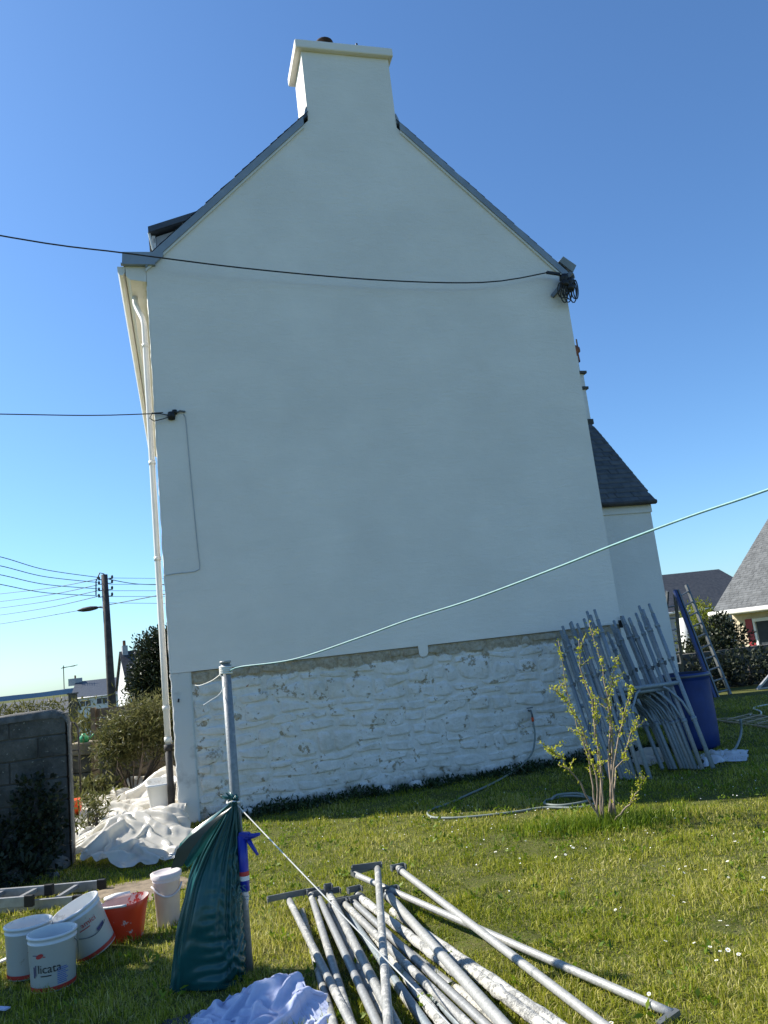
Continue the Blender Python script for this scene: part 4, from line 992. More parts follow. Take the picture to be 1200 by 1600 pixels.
for y0, y1, mm in ((1361, 1368, m_inkred), (1368, 1375, m_frame)):
    a_ = gt + (gb - gt) * ((y0 - 1306) / 86); b_ = gt + (gb - gt) * ((y1 - 1306) / 86)
    MB().tube([a_, b_], .0272, 14, False).build('label_band', mm, gun, True)

# ================================================================== BUCKETS
def rot_to(axis):
    return Vector((0, 0, 1)).rotation_difference(Vector(axis)).to_matrix()
def bucket(name, label, base, rt, rb, h, mat, axis=(0, 0, 1), band=True, spin=0.0, cat='bucket', handle=True, lidded=False, fill=None):
    root = thing(name, label, cat, base); Rm = rot_to(axis) @ Matrix.Rotation(spin, 3, 'Z')
    prof = [(rb * .9, .0), (rb, .006), (rb + (rt - rb) * .86, h * .86), (rb + (rt - rb) * .86 + .003, h * .865), (rb + (rt - rb) * .88 + .003, h * .885), (rb + (rt - rb) * .89, h * .89), (rt - .001, h * .955), (rt + .005, h * .96), (rt + .006, h), (rt - .004, h + .002)]
    MB().lathe([(1e-3, .002)] + prof, 40, base, Rm).build('shell', mat, root, True)
    inner = [(rt - .004, h + .002), (rt - .007, h * .97), (rb - .006, .02), (1e-3, .016)]
    if fill: inner = inner[:2] + [(rb + (rt - rb) * fill - .007, h * fill), (1e-3, h * fill - .01)]
    if not lidded: MB().lathe(inner, 40, base, Rm).build('inside', m_whitein, root, True)
    else: MB().lathe([(rt + .010, h * .93), (rt + .012, h + .006), (rt - .008, h + .012), (rt - .014, h + .004), (1e-3, h + .004)], 40, base, Rm).build('lid', mat, root, True)
    if band: MB().lathe([(rb + .0025, .012), (rb + (rt - rb) * .11 + .0025, h * .115)], 40, base, Rm).build('red_band', m_redband, root, True)
    B = np.array(base)
    def on(a, z, d=.003):     # point on the wall at angle a and height z
        r = rb + (rt - rb) * z / h + d; p = Rm @ Vector((r * math.cos(a), r * math.sin(a), z)); return B + np.array(p)
    if handle:
        P = [on(math.radians(20 + 0), h * .8, .012)] + [on(math.radians(20 - 150 * t), h * (.8 - .42 * math.sin(math.pi * t)), .014) for t in np.linspace(.06, .94, 14)] + [on(math.radians(-130), h * .8, .012)]
        MB().tube(P, .003, 6).build('handle', m_hook, root, True)
    return root, on
def bucket_text(root, on, body, size, a0, z0, mat, name='lettering'):
    V, F = text_pts(body, size); r = .125
    MB().add([on(a0 + x / r, z0 + y, .004) for x, y, z in V], F).build(name, mat, root)
def bucket_rect(root, on, a0, a1, z0, z1, mat, name, slant=0.0):
    n = 8; G = [[on(a, z + slant * (a - a0), .004) for z in (z0, z1)] for a in np.linspace(a0, a1, n)]; MB().grid(G).build(name, mat, root)
FD = math.radians(-66)       # angle facing the camera
b1 = gp(84, 1540); r1, on1 = bucket('plaster_bucket', 'front white plaster bucket with black lettering and red base band', b1, .128, .116, .285, m_white, handle=False)
a0 = FD - .95
bucket_text(r1, on1, 'licata', .062, a0 + .28, .108, m_ink)
bucket_rect(r1, on1, a0 + .06, a0 + .12, .085, .14, m_inkpurple, 'emblem'); bucket_rect(r1, on1, a0 + .16, a0 + .20, .095, .15, m_inkpurple, 'emblem')
bucket_rect(r1, on1, a0 + .42, a0 + .88, .090, .095, m_ink, 'small_print')
V = [on1(a0 + .40 + .17 * math.cos(t), .195 + .012 * math.sin(t) + .006 * math.cos(t), .004) for t in np.linspace(0, 6.28, 20, endpoint=False)]; MB().add(V, [tuple(range(20))]).build('emblem', m_inkred, r1)
bucket_rect(r1, on1, a0 + .05, a0 + .30, .197, .201, m_inkpurple, 'emblem'); bucket_rect(r1, on1, a0 + .56, a0 + .66, .189, .193, m_inkred, 'emblem')
rt_ = np.random.default_rng(1)
for k in range(9):
    z = .118 - .0095 * k; bucket_rect(r1, on1, a0 + 1.12, a0 + 1.12 + rt_.uniform(.34, .5), z, z + .0045, m_inkblue, 'small_print')
MB().tube([on1(FD + 1.05, .24, .006), on1(FD + 1.28, .21, .012), on1(FD + 1.36, .155, .012), on1(FD + 1.3, .09, .012)], .0025, 6).build('handle', m_hook, r1, True)
b2 = gp(46, 1522); r2, on2 = bucket('plaster_bucket', 'rear left white plaster bucket with red lettering behind the front one', b2, .128, .116, .285, m_white, handle=False)
bucket_text(r2, on2, 'Lic', .03, FD + .02, .165, m_inkred); bucket_rect(r2, on2, FD - .02, FD + .3, .150, .153, m_inkred, 'small_print')
b3 = gp(150, 1492); r3, on3 = bucket('plaster_bucket', 'tipped white plaster bucket with red underlined lettering beside the red one', b3 + ZZ * .03, .140, .127, .295, m_white, axis=(-.36, -.20, 1), handle=False, fill=.55)
bucket_text(r3, on3, 'amici', .042, FD - .05, .195, m_inkred); bucket_rect(r3, on3, FD - .16, FD + .30, .180, .185, m_inkred, 'small_print', .0)
bucket_rect(r3, on3, FD + .48, FD + .90, .125, .143, m_inkpurple, 'small_print', .03)
MB().tube([on3(FD - .3 + 1.3 * t, .15 - .03 * math.sin(math.pi * t), .008) for t in np.linspace(0, 1, 12)], .0025, 6).build('handle', m_hook, r3, True)
# red rubble bucket with a flattened side and white-caked rim
b4 = gp(198, 1470); root = thing('red_bucket', 'red builder bucket caked with dried plaster, tool handle over its rim', 'bucket', b4)
def sq(a, r, p=.62): return np.array([np.sign(math.cos(a)) * abs(math.cos(a)) ** p, np.sign(math.sin(a)) * abs(math.sin(a)) ** p]) * r
na4 = 40; rows = [(.60, 0), (.62, .01), (.84, .20), (.93, .24), (.90, .245), (.80, .20), (.60, .03), (1e-3, .03)]
def rb4(k, i):
    f, z = rows[i]; a = 2 * math.pi * k / na4 + .35; q = sq(a, .142 * f); bul = 1 + .05 * math.sin(2 * a + 1)
    return b4 + np.array([q[0] * bul * 1.05, q[1] * bul * .85, z + .012 * math.sin(a + .6) * (z > .15)])
def rows_grid(i0, i1): return [[rb4(k % na4, i) for k in range(na4 + 1)] for i in range(i0, i1)]
MB().grid(rows_grid(0, 5)).build('shell', m_red, root, True); MB().grid(rows_grid(4, 8)).build('inside', M_splashed('red_inside', (.5, .05, .03), (.66, .62, .58), .46, .6), root, True)
MB().tube([b4 + np.array([-.15, .06, .245]), b4 + np.array([-.06, .02, .268]), b4 + np.array([.02, .05, .27])], [.014, .018, .012], 8).build('tool_handle', m_whitein, root, True)
MB().tube([rb4(k, 3) + ZZ * .006 for k in range(18, 30)], .008, 6).build('plaster_lip', m_whitein, root, True)
b5 = gp(264, 1448); r5, on5 = bucket('tall_tub', 'tall narrow white lidded tub standing behind the green bag', b5, .090, .072, .335, m_white_l, handle=False, lidded=True, band=False)
MB().tube([on5(FD + 1.3 - 2.9 * t, .265 - .06 * math.sin(math.pi * min(1, 1.15 * t)), .010) for t in np.linspace(0, 1, 16)], .007, 6).build('handle', m_white_l, r5, True)
b6 = gp(254, 1266, .14); root = thing('square_tub', 'white square plastic tub resting on the plastic sheet by the downpipe', 'tub', b6)
rows6 = [(1e-3, 0), (.76, 0), (.78, .01), (1.0, .30), (1.08, .305), (1.08, .325), (.98, .327), (.95, .30), (.74, .03), (1e-3, .03)]
G = [[b6 + np.array([*(Matrix.Rotation(.35, 2) @ Vector(sq(2 * math.pi * k / 32, .165 * f, .35))), z + .02 * f * math.sin(2 * math.pi * k / 32)]) for k in range(33)] for f, z in rows6]
MB().grid(G[:7]).build('shell', m_frame, root, True); MB().grid(G[6:]).build('inside', m_whitein, root, True)

# ================================================================== SCAFFOLD FRAMES LEANING ON THE HOUSE
NF = 12
order = ['rearmost', 'second', 'third', 'fourth', 'fifth', 'sixth', 'seventh', 'eighth', 'ninth', 'tenth', 'eleventh', 'twelfth']
fr_ = np.random.default_rng(61)
for i in range(NF):
    t = i / (NF - 1); j = fr_.uniform(-.035, .035, 4)
    fs, fo, ts, to = 4.45 + .30 * t + j[0], 1.46 + .38 * t, 4.83 + .22 * t + j[1], .075 + .64 * t
    zt = math.sqrt(2.2 ** 2 - (fo - to) ** 2 - (fs - ts) ** 2) - .15 * (1 - t) + 2.2 * j[2]
    W = .74
    if i == NF - 1: W = .77
    def P(u, v): return fw(fs + (ts - fs) * v + u * W, fo + (to - fo) * v, .02 + zt * v)
    lab = f'{order[i]} leaning scaffold frame counted from the stone wall' if i < NF - 1 else 'front scaffold frame of the leaning stack with its full crossbar showing'
    if i == 0: lab = 'rearmost leaning scaffold frame, tops touching the stone wall'
    f = thing('scaffolding_section', lab, 'scaffold frame', fw(fs + W / 2, fo, 0), 'scaffold frames leaning on the house')
    for u in (0, 1):
        leg = MB().tube([P(u, 0), P(u, .93)], .0242, 12).build('leg', m_galv_d, f, True)
        MB().tube([P(u, .93), P(u, 1.0)], .018, 10).build('spigot', m_galv_d, leg, True)
        for v in (.26, .62, .84): MB().tube([P(u, v), P(u, v + .018)], .032, 10).build('collar', m_galv_d, leg, True)
        MB().bar(P(u, .63) + NN * .03, P(u, .63) + NN * .06 + TT * .01, .014, .05).build('lock_pin', m_hook, leg)
    cb = .475 + fr_.uniform(-.01, .01)
    if i % 3 == 1:
        for ch_ in f.children: ch_.data.materials[0] = m_galv
    MB().tube([P(.03, cb), P(.97, cb)], .0242, 12).build('crossbar', m_galv_d, f, True)
    for u0, u1, um in ((.03, .30, .10), (.97, .70, .90)):
        MB().tube([P(u0, cb - .19), P(u0 + (um - u0) * .75, cb - .11), P(u1 + (um - u1) * .35, cb - .03), P(u1, cb - .012)], .015, 8).build('brace', m_galv_d, f, True)

# ================================================================== BLUE BARREL, STEPLADDER, SHEET, TRELLIS AT RIGHT
bp = gp(1102, 1172); bp = np.array([bp[0], bp[1] + .25, 0])
brl = thing('blue_barrel', 'large blue plastic water barrel beside the scaffold frames', 'barrel', bp)
MB().lathe([(1e-3, .0), (.25, .0), (.275, .03), (.285, .2), (.289, .45), (.288, .6), (.285, .84), (.29, .86), (.30, .87), (.30, .92), (.285, .935)], 48, bp).build('drum', m_barrel, brl, True)
MB().lathe([(.285, .935), (.27, .93), (.268, .905), (1e-3, .9)], 48, bp).build('lid', M_plastic('dark_blue_lid', (.01, .018, .05), .5), brl, True)
MB().lathe([(.301, .885), (.306, .89), (.306, .91), (.301, .915)], 48, bp).build('hoop', m_hook, brl, True)
# stepladder (A-frame) further back
LY = 16.0
f0 = gp(1117, 1090); f1 = gp(1141, 1085); tl = px(1054, 922, f0[1] + .55); tr = px(1072, 914, f0[1] + .95)
sl = thing('stepladder', 'tall aluminium stepladder with blue rail standing open on the shaded lawn', 'ladder', f0)
MB().bar(f0, tl, .06, .06, up=NN).build('rail', m_alublue, sl); MB().bar(f0 + np.array([.07, 0, 0]), tl + np.array([.07, 0, 0]), .03, .06, up=NN).build('rail', m_hook, sl)
MB().bar(f1, tr, .045, .07, up=NN).build('rail', m_hook, sl)  # aluminium rails and rungs take a darker steel colour, shade painted in
for k in range(10):
    v = .04 + k * .1; MB().tube([f0 + (tl - f0) * v + np.array([.09, 0, 0]), f1 + (tr - f1) * v], .02, 8).build('rung', m_hook, sl)
g0 = px(1066, 1065, f0[1] + 1.6); g0[2] = 0; g1 = g0 + np.array([-.45, .2, 0])
MB().bar(g0, tl, .04, .07, up=NN).build('rear_rail', m_hook, sl); MB().bar(g1, tl + np.array([-.12, .1, 0]), .04, .07, up=NN).build('rear_rail', m_hook, sl)
for k in range(8):
    v = .08 + k * .11; MB().tube([g0 + (tl - g0) * v, g1 + (tl + np.array([-.12, .1, 0]) - g1) * v], .018, 8).build('rear_rung', m_alu, sl)
# crumpled pale sheet and hose end by the barrel
def cloth_settle(G, su, sv, ground, seed, steps=70, iters=7, bend=.35, rise=.06, hold=.04, freq=6.0):
    """loose sheet, larger than its footprint by su, sv, dropped in folds: position-based cloth on a grid"""
    r = np.random.default_rng(seed); P = G.copy()
    P[..., 2] = ground(P[..., 0], P[..., 1]) + .02 + rise * np.clip(.5 + wnoise(P[..., 0], P[..., 1], freq, 3, seed), 0, None) + r.uniform(0, .01, P.shape[:2])
    H = G[..., :2].copy(); H[..., 0] += .25 * rise * wnoise(G[..., 0], G[..., 1], freq, 2, seed + 2); H[..., 1] += .25 * rise * wnoise(G[..., 0], G[..., 1], freq, 2, seed + 3)
    def rest(a, b, k): return np.linalg.norm(a[..., :2] - b[..., :2], axis=-1) * k
    cons = []
    for st, w in ((1, 1.0), (2, bend)):
        for o in range(2 * st):
            if G.shape[0] - st > o:
                A = (slice(o, G.shape[0] - st, 2 * st), slice(None)); B = (slice(o + st, None, 2 * st), slice(None)); cons.append((A, B, su, w))
            if G.shape[1] - st > o:
                A = (slice(None), slice(o, G.shape[1] - st, 2 * st)); B = (slice(None), slice(o + st, None, 2 * st)); cons.append((A, B, sv, w))
    for o in (0, 1):
        A = (slice(o, G.shape[0] - 1, 2), slice(0, G.shape[1] - 1)); B = (slice(o + 1, None, 2), slice(1, None)); cons.append((A, B, (su + sv) / 2, .5))
    data = []
    for A, B, k, w in cons:
        n0 = min(G[A].shape[0], G[B].shape[0]); n1 = min(G[A].shape[1], G[B].shape[1])
        data.append((A, B, n0, n1, rest(G[A][:n0, :n1], G[B][:n0, :n1], k), w))
    V = np.zeros_like(P)
    for t in range(steps):
        V = V * .86; V[..., 2] -= .0022; Q = P + V
        for _ in range(iters):
            for A, B, n0, n1, L, w in data:
                a = Q[A][:n0, :n1]; b = Q[B][:n0, :n1]; d = b - a; l = np.linalg.norm(d, axis=-1) + 1e-9
                c = (.5 * w * (l - L) / l)[..., None] * d
                if w < .45: c = np.where((l < L)[..., None], c, 0)
                a += c; b -= c
            z = ground(Q[..., 0], Q[..., 1]) + .004; under = Q[..., 2] < z
            Q[..., 2] = np.where(under, z, Q[..., 2])
            Q[..., :2] = np.where(under[..., None], Q[..., :2] * .6 + P[..., :2] * .4, Q[..., :2])
        Q[..., :2] += (H - Q[..., :2]) * hold
        V = Q - P; P = Q
    return P
def crumple(name, label, cat, outline, mat, seed, h=.05, su=1.25, sv=1.25, nu=40, nv=30, heap=None, bend=.35, freq=6.0, hold=.04, sub=True):
    """loose sheet lying in folds; outline = (near edge, far edge) lists of ground points"""
    near, far = [np.array(q)[:, :2] for q in outline]
    def lerp(E, t):
        d = np.linspace(0, 1, len(E)); return np.array([np.interp(t, d, E[:, 0]), np.interp(t, d, E[:, 1])])
    G = np.zeros((nu, nv, 3))
    for i in range(nu):
        t = i / (nu - 1); a = lerp(near, t); b = lerp(far, t)
        for k in range(nv):
            w = k / (nv - 1); G[i, k, :2] = a * (1 - w) + b * w
    G[..., 0] += .03 * wnoise(G[..., 0], G[..., 1], 5, 3, seed + 5); G[..., 1] += .03 * wnoise(G[..., 0], G[..., 1], 5, 3, seed + 6)
    gnd = (lambda x, y: gz(x, y) + .012) if heap is None else (lambda x, y: gz(x, y) + .012 + heap(x, y))
    P = cloth_settle(G, su, sv, gnd, seed, rise=h, bend=bend, freq=freq, hold=hold)
    o = MB().grid(P).build(name, mat, None, True, org=(float(P[..., 0].mean()), float(P[..., 1].mean()), 0))
    if sub: q = o.modifiers.new('subdivision', 'SUBSURF'); q.levels = q.render_levels = 1
    return props(o, label, cat), P
crumple('dust_sheet', 'small pale grey plastic sheet on the grass beside the blue barrel', 'sheet', ([gp(1088, 1204), gp(1110, 1196), gp(1135, 1190), gp(1162, 1190)], [gp(1098, 1180), gp(1115, 1174), gp(1140, 1174), gp(1168, 1174)]), M_plastic('grey_white_sheet', (.55, .56, .58), .6), 3, .05)
crumple('dust_sheet', 'pale crumpled sheet lying behind the leaning scaffold frames', 'sheet', ([gp(985, 1192), gp(1015, 1196), gp(1040, 1190)], [gp(990, 1176), gp(1018, 1174), gp(1042, 1176)]), M_plastic('grey_beige_sheet', (.42, .37, .31), .7), 5, .06, nu=24, nv=16)
wire('hose_end', 'short pale hose end curling out from under the sheet by the barrel', [gp(1138, 1177, .03), gp(1150, 1168, .02), px(1158, 1145, gp(1155, 1160)[1]), px(1157, 1124, gp(1155, 1160)[1])], .016, mat=m_hose)
wire('cord', 'thin pale cord curling on the shaded grass at right', [gp(1172, 1117, .01), gp(1186, 1119, .01), gp(1189, 1112, .01), gp(1177, 1107, .01), gp(1188, 1103, .01), gp(1205, 1100, .01)], .012, mat=m_string)
tre = thing('wooden_trellis', 'pale wooden diamond trellis lying on the shaded grass at right', 'trellis', gp(1165, 1132))
tc0, tc1, tc2 = gp(1118, 1128), gp(1215, 1142), gp(1118, 1122)
u_ = (tc1 - tc0) / np.linalg.norm(tc1 - tc0); w_ = np.array([-u_[1], u_[0], 0]) * .62; Lt = np.linalg.norm(tc1 - tc0)
for a_ in (0, 1): MB().bar(tc0 + w_ * a_ + ZZ * .03, tc0 + w_ * a_ + u_ * Lt + ZZ * .03, .03, .02).build('rail', m_woodl, tre)
for k in range(6):
    q0 = tc0 + u_ * (Lt * k / 6) + ZZ * .045; MB().bar(q0, q0 + w_ + u_ * .35, .022, .012).build('slat', m_woodl, tre)
    q0 = tc0 + u_ * (Lt * k / 6 + .35) + ZZ * .06; MB().bar(q0, q0 + w_ - u_ * .35, .022, .012).build('slat', m_woodl, tre)
# framed dark panel leaning at the right edge
pa = gp(1182, 1078); pnl = thing('leaning_panel', 'dark framed panel with pale metal edge leaning at the far right', 'panel', pa)
pb_ = pa + np.array([1.4, .3, 0]); up_ = np.array([1.05, .35, .72]); up2 = up_
MB().prism([pa, pb_, pb_ + up2, pa + up2], np.array([0, .04, 0])).build('sheet', m_slate_d, pnl)
MB().bar(pa - np.array([0, .02, 0]), pa + up2 - np.array([0, .02, 0]), .05, .04).build('edge', m_alu, pnl); MB().bar(pa - np.array([0, .03, 0]) + ZZ * .02, pb_ - np.array([0, .03, 0]) + ZZ * .02, .05, .03).build('edge', m_alu, pnl)

# ================================================================== TAP AND GARDEN HOSE
tap = thing('garden_tap', 'small wall tap with red hose coupling on the whitewashed stone', 'tap', fw(4.34, .04, .68))
MB().tube([fw(4.34, .0, .70), fw(4.34, .07, .70), fw(4.34, .09, .66), fw(4.34, .09, .62)], .013, 8).build('spout', m_hook, tap, True)
MB().bar(fw(4.30, .05, .735), fw(4.38, .05, .735), .014, .012).build('lever', m_hook, tap)
MB().tube([fw(4.34, .09, .62), fw(4.34, .09, .57)], .017, 10).build('coupling', m_orange, tap, True)
hz = .015
wire('garden_hose', 'pale garden hose hanging from the tap and looping over the grass', [fw(4.34, .09, .57), fw(4.33, .11, .40), fw(4.26, .13, .22), fw(4.12, .14, .10), fw(3.95, .18, .03), gp(770, 1224, hz), gp(735, 1240, hz), gp(700, 1256, hz), gp(676, 1264, hz), gp(668, 1270, hz), gp(676, 1277, hz), gp(710, 1278, hz), gp(760, 1274, hz), gp(810, 1268, hz), gp(850, 1262, hz), gp(900, 1262, hz), gp(928, 1256, hz), gp(920, 1246, hz + .01), gp(885, 1244, hz + .01), gp(856, 1250, hz + .01), gp(852, 1256, hz + .02), gp(880, 1258, hz + .02), gp(920, 1250, hz + .03), gp(905, 1240, hz + .03), gp(872, 1242, hz + .03), gp(862, 1249, hz + .03)], .012, mat=m_hose, n=180)

# ================================================================== SCAFFOLD TUBES ON THE LAWN
def tube_on_lawn(k, label, a, za, b, zb, r, mat, ext=0.0, hook=None, ring=False):
    p = gp(a[0], a[1], za); q = gp(b[0], b[1], zb); d = (q - p) / np.linalg.norm(q - p); q = q + d * ext
    q[2] = max(q[2], r); c = (p + q) / 2
    t = thing('scaffold_tube', label, 'scaffold tube', (c[0], c[1], 0), 'scaffold tubes heaped on the lawn')
    n = 26; rr_ = np.random.default_rng(100 + k)
    if mat is m_galv_s: rad = [r * (1 + abs(rr_.normal(0, .16))) for _ in range(n)]
    else: rad = [r] * n
    sag = [p + (q - p) * u for u in np.linspace(0, 1, n)]
    MB().tube(sag, rad, 14).build('tube', mat, t, True)
    side = np.cross(d, ZZ); side /= np.linalg.norm(side)
    if hook:
        l, rgt, up = hook
        e0 = p + side * -l + d * (-.012); e1 = p + side * rgt + d * (-.012)
        MB().bar(e0 + ZZ * up, e1 + ZZ * up, .012, .036).build('end_bar', m_hook, t)
        for e in (e0, e1):
            MB().bar(e + ZZ * up, e + ZZ * up + d * .045, .008, .03).build('end_lug', m_hook, t)
    if ring: MB().tube([p + d * .05, p + d * .085], r * 1.35, 14).build('collar', m_hook, t, True)
    return t
Rt = .021
TB = [
 ('scaffold tube nearest the white cloth, lying lowest at the left of the pile', (472, 1424), .03, (521, 1600), .03, Rt, m_galv_m, .3, None, 0),
 ('leftmost upper scaffold tube with a long flat hook bar across its end', (452, 1407), .09, (549, 1600), .06, Rt, m_galv_m, .3, (.12, .14, .03), 0),
 ('second upper scaffold tube from the left in the pile', (486, 1398), .09, (547, 1594), .05, Rt, m_galv_m, .3, (.06, .05, .02), 0),
 ('third scaffold tube from the left, hook bar at its end', (499, 1404), .08, (592, 1604), .06, Rt, m_galv, .3, (.14, .04, .03), 0),
 ('scaffold tube with an upright fin at its end, left of the string', (515, 1398), .10, (620, 1604), .08, Rt * 1.1, m_galv_m, .3, (.02, .03, .05), 0),
 ('thin scaffold tube tucked under the finned one', (512, 1416), .03, (588, 1568), .03, Rt * .8, m_galv_s, .2, None, 0),
 ('dull scaffold tube lying in shadow below the string', (533, 1412), .04, (668, 1604), .03, Rt, m_galv_d, .3, (.05, .05, .02), 0),
 ('scaffold tube in the pile middle with plaster splashes, left of its twin', (539, 1413), .08, (730, 1600), .06, Rt, m_galv_m, .3, (.03, .1, .02), 0),
 ('scaffold tube in the pile middle with plaster splashes, right of its twin', (553, 1410), .08, (762, 1604), .06, Rt * .95, m_galv, .3, (.06, .05, .02), 0),
 ('thick plaster-caked scaffold tube ending in the middle of the pile', (558, 1399), .09, (688, 1500), .07, Rt * 1.1, m_galv_s, .25, (.03, .06, .04), 1),
 ('scaffold tube laid crosswise over the pile towards the viewer', (590, 1357), .20, (607, 1604), .12, Rt * 1.02, m_galv_m, .35, (.03, .17, .02), 0),
 ('clean thick scaffold tube running right through the pile top', (604, 1396), .10, (790, 1604), .10, Rt * 1.25, m_galv_c, .4, (.08, .03, .02), 1),
 ('longest thin scaffold tube sticking far out to the right', (554, 1366), .13, (1052, 1585), .025, Rt * .95, m_galv_c, .0, (.15, .02, .01), 0),
 ('clean scaffold tube with collar at the far right of the pile', (622, 1357), .14, (948, 1606), .04, Rt * 1.05, m_galv_c, .4, (.05, .05, .01), 1),
 ('plaster-caked scaffold tube below the long thin one', (614, 1424), .05, (872, 1602), .05, Rt * 1.05, m_galv_s, .3, None, 0),
 ('plaster-caked scaffold tube emerging right of the clean thick one', (690, 1482), .04, (850, 1604), .05, Rt * 1.15, m_galv_s, .3, None, 0),
 ('short scaffold tube with open end in the pile middle', (604, 1460), .03, (708, 1542), .03, Rt, m_galv, .0, None, 0),
 ('short mottled scaffold tube stub behind the open-ended one', (712, 1545), .025, (790, 1606), .025, Rt, m_galv_s, .2, None, 0),
 ('scaffold tube under the crosswise one with pale crust', (575, 1450), .03, (694, 1604), .03, Rt, m_galv_s, .3, None, 0),
 ('scaffold tube lowest in the middle of the pile', (596, 1470), .025, (755, 1640), .025, Rt * .9, m_galv_d, .2, None, 0),
 ('buried scaffold tube at the near centre of the pile', (612, 1530), .025, (672, 1610), .025, Rt, m_galv_m, .3, None, 0),
]
for k, a in enumerate(TB): tube_on_lawn(k, *a[:-1], ring=bool(a[-1]))
# flat hook at the near end of the long tube
pe = gp(1052, 1585, .025); lt = thing('end_hook', 'flat steel hook at the near right end of the long thin tube', 'hook', pe)
MB().bar(pe + np.array([.02, 0, .01]), pe + np.array([-.08, -.05, -.01]), .03, .02).build('flat_bar', m_hook, lt)

# ================================================================== LADDERS LYING AT LEFT
def lying_ladder(label, a, b, width, rails_h, caps, n, first=.1, zz=.0, gap=.28):
    a = np.array(a); b = np.array(b); d = (b - a) / np.linalg.norm(b - a); s = np.array([d[1], -d[0], 0]); L = np.linalg.norm(b - a)
    t = thing('lying_ladder', label, 'ladder', (a + b) / 2)
    for k in (0, 1):
        o = s * width * k; r = MB().bar(a + o + ZZ * (zz + rails_h / 2), b + o + ZZ * (zz + rails_h / 2), .026, rails_h).build('rail', m_alu, t, bevel=.003)
        if caps: MB().bar(b + o + ZZ * (zz + rails_h / 2) - d * .05, b + o + ZZ * (zz + rails_h / 2) + d * .02, .034, rails_h + .012).build('end_cap', m_black, r, bevel=.006)
    for k in range(n):
        q = b - d * (first + gap * k) + ZZ * (zz + rails_h * .62); MB().bar(q, q + s * width, .032, .028).build('rung', m_alu, t)
lying_ladder('longer aluminium ladder lying on the grass behind the buckets', gp(-250, 1428), gp(162, 1390), .40, .075, True, 8, .22)
lying_ladder('shorter aluminium ladder lying on top at the left edge', gp(-260, 1424, .08) * [1, 1, 0], gp(80, 1397, .08) * [1, 1, 0], .26, .07, True, 6, .12, .078)
slip = thing('offcut_strip', 'thin white plastic offcut at the left edge beside the buckets', 'offcut', gp(5, 1502)); MB().bar(gp(-20, 1511, .02), gp(13, 1497, .03), .035, .01).build('strip', m_frame, slip)
slip = thing('offcut_strip', 'small pale blue plastic scrap on the shaded grass at the bottom left', 'offcut', gp(5, 1575)); MB().bar(gp(-20, 1574, .02), gp(12, 1576, .03), .03, .008).build('strip', m_cloth, slip)

# ================================================================== PLASTIC DUST SHEET AND WHITE CLOTH
def heap1(X, Y):
    # heap beside the corner, in the house frame
    q = (X - A0[0]) * TT[0] + (Y - A0[1]) * TT[1]; o = (X - A0[0]) * NN[0] + (Y - A0[1]) * NN[1]
    h = .24 * np.exp(-((q + .55) / .35) ** 2 - ((o - .75) / .65) ** 2) + .14 * np.exp(-((q + .75) / .3) ** 2 - ((o + .6) / .5) ** 2)
    h += .34 * np.exp(-((q + .15) / .28) ** 2 - ((o + 2.2) / 1.3) ** 2) + .14 * np.exp(-((q + .05) / .3) ** 2 - ((o - .3) / .7) ** 2)
    return h
near = [fw(-.97, 1.12, 0), fw(-.75, 1.42, 0), fw(-.41, 1.72, 0), fw(-.1, 1.72, 0), fw(.16, 1.50, 0)]
far = [fw(-1.25, -1.2, 0), fw(-1.05, -2.6, 0), fw(-.75, -3.7, 0), fw(-.4, -4.4, 0), fw(-.14, -4.6, 0)]
class _E: pass
def sheet_outline():
    return near, far
o, GS = crumple('plastic_sheet', 'large crumpled translucent white plastic sheet heaped beside the house corner', 'plastic sheet', (near, far), m_sheet, 9, .16, 1.40, 1.28, 64, 200, heap1, bend=.40, freq=4.0)
# white overalls in front
def heap2(X, Y): return .10 * np.exp(-((X + .72) / .28) ** 2 - ((Y - 4.02) / .22) ** 2)
o, GC = crumple('white_overalls', 'crumpled white cotton work clothes lying on the grass in front', 'clothes', ([gp(275, 1640), gp(400, 1660), gp(500, 1660), gp(540, 1640)], [gp(298, 1594), gp(365, 1570), gp(435, 1556), gp(508, 1584)]), m_cloth, 13, .08, 1.45, 1.4, 60, 44, heap2, bend=.42, freq=7.0)
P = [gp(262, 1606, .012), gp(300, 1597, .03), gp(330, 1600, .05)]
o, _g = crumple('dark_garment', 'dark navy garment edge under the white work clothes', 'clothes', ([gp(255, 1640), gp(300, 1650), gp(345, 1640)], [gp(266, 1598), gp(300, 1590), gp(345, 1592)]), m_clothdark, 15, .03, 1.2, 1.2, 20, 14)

# ================================================================== YOUNG BUDDING TREE
def gshift(x, y, dy): return px(x, y, 6.80 + dy)
stems = [
 [(938, 1287, 0), (930, 1205, -.02), (908, 1130, -.10), (884, 1096, -.14), (861, 1072, -.16)],
 [(941, 1287, .02), (936, 1185, .03), (926, 1105, .06), (908, 1045, .10), (903, 998, .12)],
 [(956, 1284, .03), (950, 1190, .06), (955, 1112, .12), (943, 1050, .15), (922, 974, .2)],
 [(963, 1284, 0), (959, 1185, -.05), (973, 1125, -.08), (984, 1083, -.1), (986, 1072, -.1)],
 [(958, 1286, .05), (956, 1150, .10), (950, 1085, .05), (966, 1024, .02)],
 [(938, 1286, -.03), (905, 1222, -.1), (874, 1180, -.16), (853, 1166, -.2)],
 [(957, 1288, -.04), (985, 1256, -.12), (1010, 1214, -.18)],
 [(936, 1286, 0), (925, 1222, .1), (912, 1160, .14), (893, 1105, .16), (874, 1002, .2)],
 [(945, 1284, -.05), (938, 1210, -.14), (930, 1140, -.18), (930, 1085, -.2)],
 [(950, 1285, .06), (962, 1210, .16), (985, 1150, .22), (1000, 1120, .26)],
]
